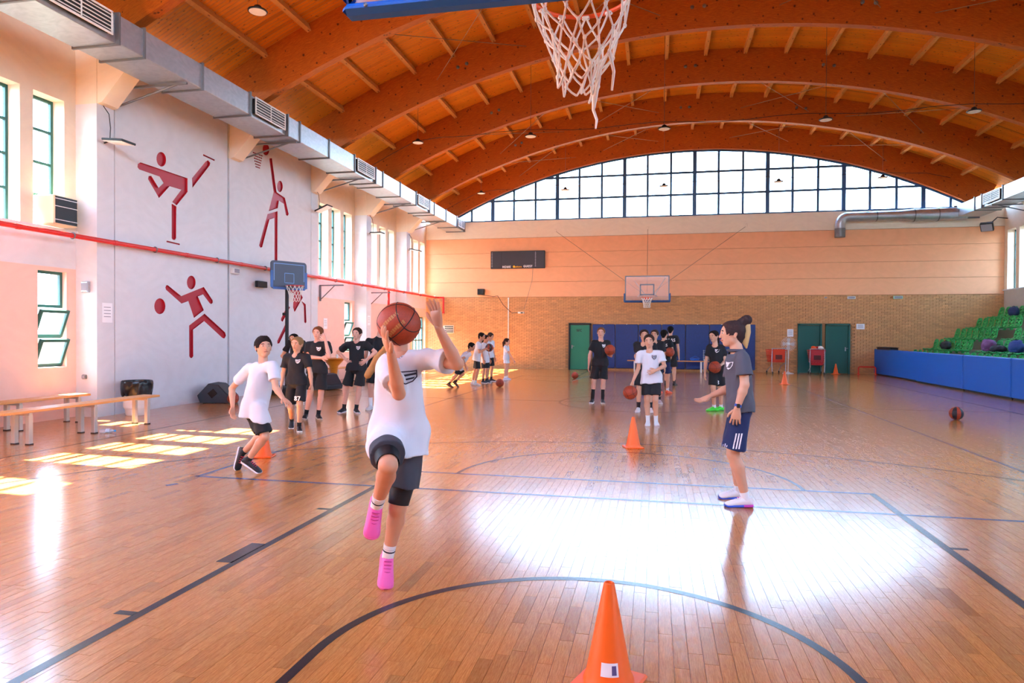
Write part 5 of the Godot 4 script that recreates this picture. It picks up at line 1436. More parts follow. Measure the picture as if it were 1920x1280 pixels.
func trolleys_fan_misc() -> void:
	for e in [[5.12, 29.0, 0.12, rgb(222, 62, 24), "orange shopping trolley with a grey frame beside the fan", 0.0], [6.62, 28.9, -0.1, rgb(178, 20, 34), "dark red shopping trolley full of gear before the dark door", 1.0]]:
		var o := thing("shopping_trolley", e[4], "trolley", W(e[0], 0, e[1]), e[2])
		var c := mat(e[3], 0.45)
		var bk := MB.new()
		# tapered basket of slats
		for k in 7:
			var y := 0.5 + k * 0.075
			var hw := 0.23 + 0.012 * k
			bk.box(Vector3(0, y, 0.3 + 0.02 * k), Vector3(hw * 2, 0.05, 0.015))
			bk.box(Vector3(0, y, -0.35), Vector3(hw * 2, 0.05, 0.015))
			for s in [-1.0, 1.0]:
				bk.box(Vector3(s * hw, y, -0.02), Vector3(0.015, 0.05, 0.66))
		for k in 5:
			bk.box(Vector3(-0.2 + 0.1 * k, 0.74, 0.38), Vector3(0.05, 0.52, 0.015))
		bk.box(Vector3(0, 0.48, 0), Vector3(0.46, 0.02, 0.66))
		part(o, "basket", bk, c)
		part(o, "front_panel", MB.new().cbox(Vector3(0, 0.76, 0.395), Vector3(0.46, 0.44, 0.02), 0.008), c)
		part(o, "panel_grille", MB.new().box(Vector3(0, 0.68, 0.408), Vector3(0.26, 0.18, 0.006)), mat(Color(e[3].r * 0.45, e[3].g * 0.3, e[3].b * 0.3), 0.6))
		var fr := MB.new()
		for s in [-1.0, 1.0]:
			fr.tube([Vector3(s * 0.26, 1.02, 0.42), Vector3(s * 0.27, 0.5, 0.4), Vector3(s * 0.26, 0.1, 0.42)], 0.014, 6)
			fr.tube([Vector3(s * 0.26, 0.46, 0.4), Vector3(s * 0.2, 0.3, 0.0), Vector3(s * 0.24, 0.1, -0.4)], 0.014, 6)
		fr.tube([Vector3(-0.28, 1.02, 0.44), Vector3(0.28, 1.02, 0.44)], 0.016, 6)
		part(o, "frame", fr, M.zinc)
		if e[5] > 0:
			part(o, "child_seat", MB.new().cbox(Vector3(0, 0.43, 0.3), Vector3(0.46, 0.1, 0.26), 0.03), c)
		for s in [-0.24, 0.24]:
			for z in [0.42, -0.4]:
				part(o, "wheel", MB.new().lathe([[0.05, -0.015], [0.055, 0.0], [0.05, 0.015]], Vector3(s, 0.055, z), 14, Basis(Vector3.UP, Vector3.RIGHT, Vector3(0, 0, -1))), M.black)
	# things heaped in the red trolley
	for e in [[Vector3(-0.12, 1.06, 0.1), rgb(240, 90, 40), "orange cloth bib on top of the red trolley"], [Vector3(0.02, 1.05, 0.05), rgb(196, 30, 40), "red cloth bib on top of the red trolley"], [Vector3(0.13, 1.06, 0.1), rgb(232, 226, 220), "white cloth bib on top of the red trolley"]]:
		var q := thing("cloth_bib", e[2], "cloth", W(6.62, 0, 28.9) + e[0])
		var nz := FastNoiseLite.new()
		nz.frequency = 5.0
		var rings := []
		for j in 7:
			var a := PI * j / 6.0
			var r := PackedVector3Array()
			for k in 12:
				var t := TAU * k / 12
				var w := 0.11 * maxf(sin(a), 0.02) * (1 + 0.5 * nz.get_noise_3d(cos(t), j * 0.3, sin(t) + e[0].x * 9))
				r.append(Vector3(cos(t) * w, -cos(a) * 0.075, sin(t) * w))
			rings.append(r)
		part(q, "folds", MB.new().loft(rings, false, false), mat(e[1], 0.8))
	var f := thing("pedestal_fan", "white pedestal fan with a round wire cage between trolley and door", "fan", W(5.62, 0, 29.15))
	part(f, "base", MB.new().lathe([[0.22, 0.0], [0.22, 0.02], [0.06, 0.05], [0.03, 0.09]], Vector3.ZERO, 24), M.white_plastic)
	part(f, "pole", MB.new().tube([Vector3(0, 0.05, 0), Vector3(0, 1.08, 0)], 0.018, 10), M.white_plastic)
	part(f, "pole_sleeve", MB.new().tube([Vector3(0, 0.6, 0), Vector3(0, 0.95, 0)], 0.028, 10), M.white_plastic)
	part(f, "motor", MB.new().lathe([[0.05, -0.12], [0.075, -0.1], [0.075, 0.02], [0.05, 0.05]], Vector3(0, 1.2, 0), 16, Basis(Vector3.RIGHT, Vector3(0, 0, 1), Vector3.DOWN)), M.white_plastic)
	var cage := MB.new()
	for r in [0.05, 0.11, 0.17, 0.23, 0.28]:
		cage.torus(Vector3(0, 1.2, 0.1 - 0.05 * (r / 0.28)), r, 0.004, Basis(Vector3.RIGHT, Vector3(0, 0, 1), Vector3.DOWN), 32, 5)
	for k in 24:
		var a := TAU * k / 24
		cage.tube([Vector3(0, 1.2, 0.1), Vector3(cos(a) * 0.28, 1.2 + sin(a) * 0.28, 0.05), Vector3(cos(a) * 0.2, 1.2 + sin(a) * 0.2, -0.06)], 0.0025, 4)
	part(f, "cage", cage, M.white_plastic)
	var bl := MB.new()
	for k in 4:
		var a := TAU * k / 4
		var b := Basis(Vector3(0, 0, 1), a) * Basis(Vector3.RIGHT, 0.4)
		bl.prism(PackedVector2Array([Vector2(0.03, -0.03), Vector2(0.2, -0.09), Vector2(0.24, 0.0), Vector2(0.2, 0.08), Vector2(0.03, 0.03)]), Vector3(0, 1.2, 0.03), b.x, b.y, b.z, 0.004)
	part(f, "blades", bl, mat(rgb(214, 208, 204), 0.4))
	part(f, "hub", MB.new().ball(Vector3(0, 1.2, 0.1), Vector3(0.045, 0.045, 0.02)), M.white_plastic)
	var h := thing("training_hurdle", "small red training hurdle standing by the blue padding", "hurdle", W(8.85, 0, 29.35))
	h.position = W(8.62, 0, 29.3)
	part(h, "tube", MB.new().tube([Vector3(-0.33, 0.0, 0), Vector3(-0.33, 0.27, 0), Vector3(-0.29, 0.31, 0), Vector3(0.26, 0.31, 0), Vector3(0.3, 0.27, 0), Vector3(0.3, 0, 0)], 0.026, 8), mat(rgb(236, 60, 30), 0.45))
	for s in [-0.33, 0.3]:
		part(h, "foot", MB.new().cbox(Vector3(s, 0.012, 0), Vector3(0.05, 0.024, 0.3), 0.008), mat(rgb(236, 60, 30), 0.45))
	# bench and crate by the mats
	bench_far()
	var t := thing("table", "round topped wooden table with a curved pedestal by the pink wall", "table", W(-8.75, 0, 18.1))
	var wd := mat(rgb(216, 140, 40), 0.4, 0.0, wood_image(256, 128, rgb(255, 250, 240), rgb(214, 180, 140), 2, 41))
	part(t, "table_top", MB.new().lathe([[0.4, 0.79], [0.42, 0.8], [0.42, 0.825], [0.4, 0.83]], Vector3.ZERO, 32), wd)
	part(t, "pedestal", MB.new().lathe([[0.26, 0.0], [0.24, 0.04], [0.13, 0.16], [0.09, 0.35], [0.13, 0.6], [0.3, 0.79]], Vector3.ZERO, 28), wd)
	var cup := thing("plastic_cup", "small clear cup standing on the wooden table", "cup", W(-8.6, 0.83, 18.0))
	part(cup, "wall", MB.new().lathe([[0.028, 0.0], [0.036, 0.1]], Vector3.ZERO, 14), M.white_plastic)
	part(cup, "lip", MB.new().torus(Vector3(0, 0.1, 0), 0.036, 0.003, Basis(), 16, 5), M.white_plastic)

func bench_far() -> void:
	var o := thing("bench", "low wooden bench with white legs before the blue wall mats", "bench", W(0.85, 0, 28.9), PI / 2)
	for x in [-0.09, 0.09]:
		part(o, "seat_board", MB.new().cbox(Vector3(x, 0.46, 0), Vector3(0.17, 0.035, 3.3), 0.006), M.bench_wood)
	for z in [-1.35, 1.35]:
		for x in [-0.12, 0.12]:
			part(o, "leg", MB.new().cbox(Vector3(x, 0.225, z), Vector3(0.06, 0.45, 0.06), 0.006), M.white_plastic)
	var b := thing("sports_bag", "bright blue plastic bag lying on the far bench", "bag", W(1.95, 0.478, 28.9))
	lump(b, "cover", Vector3(0.36, 0.12, 0.18), mat(rgb(30, 100, 200), 0.4), 3)
	part(b, "strap", MB.new().tube([Vector3(-0.2, 0.1, 0.1), Vector3(0, 0.2, 0.12), Vector3(0.2, 0.1, 0.1)], 0.012, 6), mat(rgb(30, 100, 200), 0.4))
	var c := thing("wire_crate", "grey wire crate standing before the blue mats", "crate", W(2.55, 0, 29.1))
	var m := MB.new()
	for k in 6:
		m.box(Vector3(0, 0.55 + k * 0.07, 0.2), Vector3(0.5, 0.012, 0.012))
		m.box(Vector3(-0.25 + k * 0.1, 0.73, 0.2), Vector3(0.012, 0.4, 0.012))
		m.box(Vector3(-0.25, 0.55 + k * 0.07, 0), Vector3(0.012, 0.012, 0.4))
		m.box(Vector3(0.25, 0.55 + k * 0.07, 0), Vector3(0.012, 0.012, 0.4))
	part(c, "wire_sides", m, M.zinc)
	for s in [-0.22, 0.22]:
		part(c, "leg", MB.new().tube([Vector3(s, 0, 0.18), Vector3(s, 0.55, 0.18)], 0.014, 6), M.zinc)
		part(c, "leg", MB.new().tube([Vector3(s, 0, -0.18), Vector3(s, 0.55, -0.18)], 0.014, 6), M.zinc)

# a soft bag-like body resting on y = 0
func lump(p: Node3D, called: String, s: Vector3, material: Material, sd: int) -> void:
	var nz := FastNoiseLite.new()
	nz.seed = sd
	nz.frequency = 1.6
	var rings := []
	for j in 11:
		var a := PI * j / 10.0
		var r := PackedVector3Array()
		for k in 20:
			var t := TAU * k / 20
			var w := pow(maxf(sin(a), 0.01), 0.7)
			var q := 1.0 + 0.3 * nz.get_noise_3d(cos(t) * w, cos(a), sin(t) * w)
			r.append(Vector3(cos(t) * w * s.x * q * 0.5, maxf(0.0, s.y * 0.5 * (1 - cos(a) * q)), sin(t) * w * s.z * q * 0.5))
		rings.append(r)
	part(p, called, MB.new().loft(rings, false, false), material)

func bags() -> void:
	var row := func(k: int) -> Vector3:
		return Vector3(9.75 + 0.745 * k + 0.28, 0.24 + 0.408 * k + 0.41, 0)
	for e in [[1, 27.6, Vector3(0.34, 0.3, 0.42), rgb(34, 36, 44), "black backpack on the lowest visible green seats"], [1, 24.35, Vector3(0.4, 0.4, 0.5), rgb(120, 70, 120), "purple patterned bag heaped on the green seats"], [1, 23.72, Vector3(0.4, 0.22, 0.5), rgb(36, 32, 44), "flat black bag beside the purple bag"], [1, 22.65, Vector3(0.36, 0.38, 0.5), rgb(36, 60, 128), "blue backpack on the green seats"], [2, 23.3, Vector3(0.36, 0.28, 0.55), rgb(40, 40, 56), "dark sports bag on the second row of seats"], [4, 27.7, Vector3(0.34, 0.34, 0.42), rgb(38, 52, 100), "navy backpack on the top row of seats"]]:
		var p: Vector3 = row.call(e[0])
		var b := thing("backpack", e[4], "bag", W(p.x, p.y, e[1]))
		lump(b, "body", e[2], mat(e[3], 0.7), int(e[1] * 10))
		part(b, "handle", MB.new().torus(Vector3(0, e[2].y * 0.92, 0), 0.05, 0.01, Basis(Vector3.RIGHT, Vector3(0, 0, 1), Vector3.DOWN), 14, 5, PI, TAU), mat(Color(e[3].r * 0.6, e[3].g * 0.6, e[3].b * 0.6), 0.7))
		lump(part(b, "front_pocket", MB.new().box(Vector3(-e[2].x * 0.1, 0.02, 0), Vector3(0.02, 0.02, 0.02)), mat(e[3], 0.7)), "flap", Vector3(e[2].x * 0.9, e[2].y * 0.55, e[2].z * 0.7), mat(Color(e[3].r * 1.2, e[3].g * 1.15, e[3].b * 1.15), 0.7), 7)
	var bx := thing("black_tray", "flat black tray on top of the blue barrier", "tray", W(9.12, 1.0, 28.6))
	part(bx, "tray", MB.new().cbox(Vector3(0, 0.05, 0), Vector3(0.3, 0.1, 1.5), 0.02), M.black)
	part(bx, "rim", MB.new().box(Vector3(0, 0.105, 0), Vector3(0.34, 0.015, 1.54)), M.black)

# a distance field on a grid, joined smoothly from tapered capsules and meshed as surface nets
class Field:
	var o: Vector3
	var h: float
	var nx: int
	var ny: int
	var nz: int
	var d := PackedFloat32Array()
	func _init(lo: Vector3, hi: Vector3, cell: float) -> void:
		h = cell
		o = lo - Vector3.ONE * cell * 2.0
		nx = int((hi.x - o.x) / cell) + 3
		ny = int((hi.y - o.y) / cell) + 3
		nz = int((hi.z - o.z) / cell) + 3
		d.resize(nx * ny * nz)
		d.fill(9.0)
	func bone(a: Vector3, b: Vector3, ra: float, rb: float, k := 0.02, fl := Vector3.ZERO, ff := 1.0, cut0 := false, cut1 := false, carve := false) -> void:
		var rm := maxf(ra, rb) * maxf(1.0, 1.0 / ff) + k + h * 1.6
		var lo := (Vector3(minf(a.x, b.x), minf(a.y, b.y), minf(a.z, b.z)) - Vector3.ONE * rm - o) / h
		var hi := (Vector3(maxf(a.x, b.x), maxf(a.y, b.y), maxf(a.z, b.z)) + Vector3.ONE * rm - o) / h
		var x0 := maxi(0, int(lo.x))
		var x1 := mini(nx - 1, int(hi.x) + 1)
		var y0 := maxi(0, int(lo.y))
		var y1 := mini(ny - 1, int(hi.y) + 1)
		var z0 := maxi(0, int(lo.z))
		var z1 := mini(nz - 1, int(hi.z) + 1)
		var g := ff - 1.0
		var ba := b - a
		ba += fl * (ba.dot(fl) * g)
		var l2 := maxf(ba.length_squared(), 1e-9)
		var ln := sqrt(l2)
		var dr := rb - ra
		for z in range(z0, z1 + 1):
			for y in range(y0, y1 + 1):
				var at := (z * ny + y) * nx
				var row := o + Vector3(0, y, z) * h - a
				for x in range(x0, x1 + 1):
					var q := row
					q.x += x * h
					if g != 0.0:
						q += fl * (q.dot(fl) * g)
					var t0 := q.dot(ba) / l2
					var t := clampf(t0, 0.0, 1.0)
					var r := (q - ba * t).length() - ra - dr * t
					if cut1:
						r = maxf(r, (t0 - 1.0) * ln)
					if cut0:
						r = maxf(r, -t0 * ln)
					var e := d[at + x]
					if carve:
						d[at + x] = maxf(e, -r)
					else:
						var w := k - absf(e - r)
						d[at + x] = minf(e, r) - (w * w / k * 0.25 if w > 0.0 else 0.0)
	func cut(p: Vector3, nn: Vector3) -> void:
		for z in nz:
			for y in ny:
				var at := (z * ny + y) * nx
				var q := o + Vector3(0, y, z) * h - p
				for x in nx:
					d[at + x] = maxf(d[at + x], (q.x + x * h) * nn.x + q.y * nn.y + q.z * nn.z)
	func ripple(ns: FastNoiseLite, amp: float, sq := Vector3.ONE) -> void:
		for z in nz:
			for y in ny:
				var at := (z * ny + y) * nx
				for x in nx:
					if absf(d[at + x]) < 0.045:
						var p := (o + Vector3(x, y, z) * h) * sq
						d[at + x] += amp * ns.get_noise_3dv(p)
	func at_point(p: Vector3) -> float:
		var q := (p - o) / h
		var x := clampi(int(q.x), 0, nx - 2)
		var y := clampi(int(q.y), 0, ny - 2)
		var z := clampi(int(q.z), 0, nz - 2)
		var fx := clampf(q.x - x, 0, 1)
		var fy := clampf(q.y - y, 0, 1)
		var fz := clampf(q.z - z, 0, 1)
		var a := (z * ny + y) * nx + x
		var sy := nx
		var sz := nx * ny
		return lerpf(lerpf(lerpf(d[a], d[a + 1], fx), lerpf(d[a + sy], d[a + sy + 1], fx), fy), lerpf(lerpf(d[a + sz], d[a + sz + 1], fx), lerpf(d[a + sz + sy], d[a + sz + sy + 1], fx), fy), fz)
	func onto(p: Vector3, dir: Vector3, reach := 0.3) -> Vector3:
		var s := 0.0
		while s < reach:
			if at_point(p + dir * s) < 0.0:
				break
			s += h * 0.4
		return p + dir * (s - h * 0.2)
	func mesh(m: MB, c := Color(1, 1, 1)) -> void:
		var idx := PackedInt32Array()
		idx.resize(d.size())
		idx.fill(-1)
		var sy := nx
		var sz := nx * ny
		var far := h * 4.0
		var cells := PackedInt32Array()
		for z in nz - 1:
			for y in ny - 1:
				var at := (z * ny + y) * nx
				for x in nx - 1:
					var i0 := at + x
					var v0 := d[i0]
					if v0 > far or v0 < -far:
						continue
					var v1 := d[i0 + 1]
					var v2 := d[i0 + sy]
					var v3 := d[i0 + sy + 1]
					var v4 := d[i0 + sz]
					var v5 := d[i0 + sz + 1]
					var v6 := d[i0 + sz + sy]
					var v7 := d[i0 + sz + sy + 1]
					var mn := minf(minf(minf(v0, v1), minf(v2, v3)), minf(minf(v4, v5), minf(v6, v7)))
					var mx := maxf(maxf(maxf(v0, v1), maxf(v2, v3)), maxf(maxf(v4, v5), maxf(v6, v7)))
					if mn >= 0.0 or mx < 0.0:
						continue
					var s := Vector3.ZERO
					var k := 0
					for e in [[v0, v1, 0, 0, 0, 0], [v2, v3, 0, 1, 0, 0], [v4, v5, 0, 0, 1, 0], [v6, v7, 0, 1, 1, 0], [v0, v2, 0, 0, 0, 1], [v1, v3, 1, 0, 0, 1], [v4, v6, 0, 0, 1, 1], [v5, v7, 1, 0, 1, 1], [v0, v4, 0, 0, 0, 2], [v1, v5, 1, 0, 0, 2], [v2, v6, 0, 1, 0, 2], [v3, v7, 1, 1, 0, 2]]:
						var a: float = e[0]
						var b: float = e[1]
						if (a < 0.0) != (b < 0.0):
							var p := Vector3(e[2], e[3], e[4])
							p[e[5]] += a / (a - b)
							s += p
							k += 1
					idx[i0] = m.v.size()
					cells.append(i0)
					m.v.append(o + (Vector3(x, y, z) + s / k) * h)
					var gr := Vector3(v1 + v3 + v5 + v7 - v0 - v2 - v4 - v6, v2 + v3 + v6 + v7 - v0 - v1 - v4 - v5, v4 + v5 + v6 + v7 - v0 - v1 - v2 - v3)
					m.n.append(gr.normalized() if gr.length_squared() > 1e-14 else Vector3.UP)
					m.t.append(Vector2(x * h, y * h))
					m.c.append(c)
		for i0 in cells:
			var neg := d[i0] < 0.0
			for ax in 3:
				var st := 1 if ax == 0 else (sy if ax == 1 else sz)
				var su := sy if ax == 0 else (sz if ax == 1 else 1)
				var sv := sz if ax == 0 else (1 if ax == 1 else sy)
				if (d[i0 + st] < 0.0) == neg:
					continue
				if i0 < su + sv:
					continue
				var a := idx[i0]
				var b := idx[i0 - su]
				var cc := idx[i0 - su - sv]
				var e := idx[i0 - sv]
				if b < 0 or cc < 0 or e < 0:
					continue
				m.t3(a, b, cc)
				m.t3(a, cc, e)

func box_of(pts: Array, r: float) -> Array:
	var lo: Vector3 = pts[0]
	var hi: Vector3 = pts[0]
	for p in pts:
		lo = Vector3(minf(lo.x, p.x), minf(lo.y, p.y), minf(lo.z, p.z))
		hi = Vector3(maxf(hi.x, p.x), maxf(hi.y, p.y), maxf(hi.z, p.z))
	return [lo - Vector3.ONE * r, hi + Vector3.ONE * r]

# palm and five fingers, bent towards nrm (the palm's side)
func hand(m: MB, wr: Vector3, tip: Vector3, nrm: Vector3, s: float, curl: float, thumb_side: float) -> void:
	var y := (tip - wr).normalized()
	var n := (nrm - y * nrm.dot(y)).normalized()
	var x := y.cross(n)
	var ln := 0.178 * s
	var rings := []
	for e in [[-0.03, 0.026, 0.021], [0.0, 0.026, 0.019], [0.16, 0.034, 0.02], [0.36, 0.042, 0.019], [0.5, 0.043, 0.016], [0.56, 0.038, 0.011]]:
		rings.append(m.ring(wr + y * (e[0] * ln), x * (e[1] * s), n * (e[2] * s), 12))
	m.loft(rings)
	var fx := [-0.031, -0.0105, 0.0105, 0.03]
	var fl := [0.4, 0.47, 0.445, 0.35]
	for k in 4:
		var p: Vector3 = wr + y * (0.47 * ln) + x * (fx[k] * s * thumb_side * -1.0)
		var dir: Vector3 = (y + x * (fx[k] * 6.5 * -thumb_side)).normalized()
		var pts := [p]
		var r := [0.0098 * s]
		var a := 0.0
		for j in 3:
			a += curl * [0.5, 1.0, 0.8][j]
			var seg: float = fl[k] * ln * [0.48, 0.3, 0.26][j]
			var dd: Vector3 = (dir * cos(a) + n * sin(a)).normalized()
			pts.append(pts[-1] + dd * seg * 0.5)
			r.append([0.0092, 0.0082, 0.0074][j] * s)
			pts.append(pts[-1] + dd * seg * 0.5)
			r.append([0.009, 0.008, 0.0045][j] * s)
		m.tube(pts, r, 7)
	var tp := wr + y * (0.14 * ln) + x * (0.026 * s * thumb_side)
	var td := (y * 0.75 + x * (0.62 * thumb_side) + n * 0.35 * curl).normalized()
	var t2 := (y * 0.95 + x * (0.22 * thumb_side) + n * 0.6 * curl).normalized()
	m.tube([tp, tp + td * 0.03 * s, tp + td * 0.055 * s, tp + td * 0.055 * s + t2 * 0.016 * s, tp + td * 0.055 * s + t2 * 0.032 * s], [0.0135 * s, 0.0128 * s, 0.0112 * s, 0.0104 * s, 0.005 * s], 8)

# one shoe as an upper and a sole; f points to the toe, u up from the sole
func shoe(p: Node3D, an: Vector3, toe: Vector3, kn: Vector3, s: float, upper: Material, sole: Material, lace: Material, heel: Material = null) -> void:
	var v := toe - an
	var w := (kn - an).normalized()
	var f0 := v.normalized()
	var u := (w - f0 * w.dot(f0)).normalized()
	var f := (v + u * 0.05 * s).normalized()
	u = (u - f * u.dot(f)).normalized()
	var r := f.cross(u)
	var ln := maxf(v.dot(f), 0.12 * s) + 0.02 * s
	var base := an - u * 0.082 * s
	var up := MB.new()
	var so := MB.new()
	var ur := []
	var sr := []
	for e in [[-0.062, 0.022, 0.055, 0.0], [-0.054, 0.034, 0.082, 0.0], [-0.02, 0.038, 0.102, 0.0], [0.025, 0.039, 0.096, 0.0], [0.06, 0.041, 0.078, 0.0], [0.3, 0.043, 0.068, 1.0], [0.6, 0.047, 0.055, 1.0], [0.8, 0.0455, 0.047, 1.0], [0.92, 0.038, 0.04, 1.0], [0.99, 0.027, 0.034, 1.0], [1.03, 0.012, 0.026, 1.0]]:
		var along: float = e[0] * s if e[3] == 0.0 else lerpf(0.06 * s, ln, e[0])
		var c := base + f * along
		var ring := PackedVector3Array()
		var sring := PackedVector3Array()
		for k in 14:
			var a := TAU * k / 14
			var cx := cos(a)
			var sn := sin(a)
			var hh: float = (e[2] - 0.014) * s
			ring.append(c + r * (signf(cx) * pow(absf(cx), 0.75) * e[1] * s * (1.0 - 0.28 * maxf(sn, 0.0))) + u * (0.014 * s + hh * (0.5 + 0.5 * signf(sn) * pow(absf(sn), 0.7))))
			var lift: float = 0.012 * s if e[3] == 1.0 and e[0] > 0.9 else 0.0
			sring.append(c + r * (signf(cx) * pow(absf(cx), 0.6) * (e[1] + 0.004) * s) + u * (0.013 * s + lift * 0.5 + signf(sn) * pow(absf(sn), 0.5) * 0.0125 * s))
		ur.append(ring)
		sr.append(sring)
	up.loft(ur)
	so.loft(sr)
	var o := part(p, "shoe", up, upper)
	part(o, "sole", so, sole)
	if heel:
		var hr := []
		for k in 4:
			var cen := Vector3.ZERO
			for q in sr[k]:
				cen += q / 14.0
			var g := PackedVector3Array()
			for q in sr[k]:
				g.append(cen + (q - cen) * 1.04 - f * 0.002)
			hr.append(g)
		part(o, "heel", MB.new().loft(hr), heel)
	var lc := MB.new()
	for k in 4:
		var al := lerpf(0.05 * s, ln * 0.55, k / 3.0)
		var hh := lerpf(0.088, 0.064, k / 3.0) * s
		lc.tube([base + f * al - r * 0.022 * s + u * (hh - 0.006 * s), base + f * (al + 0.006 * s) + u * (hh + 0.003 * s), base + f * al + r * 0.022 * s + u * (hh - 0.006 * s)], 0.0035 * s, 5)
	part(o, "laces", lc, lace)

func emblem(p: Node3D, fd: Field, c: Vector3, f: Vector3, up: Vector3, s: float, ink: Material, back: Material) -> void:
	var r := up.cross(f).normalized()
	var polys := [[[-0.9, 0.75, -0.3, 0.62, 0.3, 0.62, 0.9, 0.75, 0.86, -0.1, 0.5, -0.7, 0.0, -1.0, -0.5, -0.7, -0.86, -0.1], 0], [[-0.85, 0.1, 0.8, 0.45, 0.82, 0.2, -0.82, -0.18], 1], [[-0.6, -0.45, 0.7, -0.1, 0.6, -0.35, -0.45, -0.65], 1]]
	for e in polys:
		if e[1] == 0 and back == null:
			# outline only
			continue
		var pl := PackedVector2Array()
		for k in range(0, e[0].size(), 2):
			pl.append(Vector2(e[0][k], e[0][k + 1]) * s)
		var tr := Geometry2D.triangulate_polygon(pl)
		var m := MB.new()
		for q in pl:
			m.v.append(fd.onto(c + r * q.x + up * q.y + f * 0.16, -f) + f * (0.004 if e[1] == 0 else 0.006))
			m.n.append(f)
			m.t.append(q)
			m.c.append(Color(1, 1, 1))
		for k in range(0, tr.size(), 3):
			m.t3(tr[k], tr[k + 1], tr[k + 2])
		part(p, "emblem", m, back if e[1] == 0 else ink)
	if back == null:
		var m := MB.new()
		var o := [[-0.9, 0.75], [-0.3, 0.62], [0.3, 0.62], [0.9, 0.75], [0.86, -0.1], [0.5, -0.7], [0.0, -1.0], [-0.5, -0.7], [-0.86, -0.1], [-0.9, 0.75]]
		var pts := []
		for q in o:
			pts.append(fd.onto(c + r * q[0] * s + up * q[1] * s + f * 0.16, -f) + f * 0.006)
		m.tube(pts, 0.004, 5)
		part(p, "emblem", m, ink)

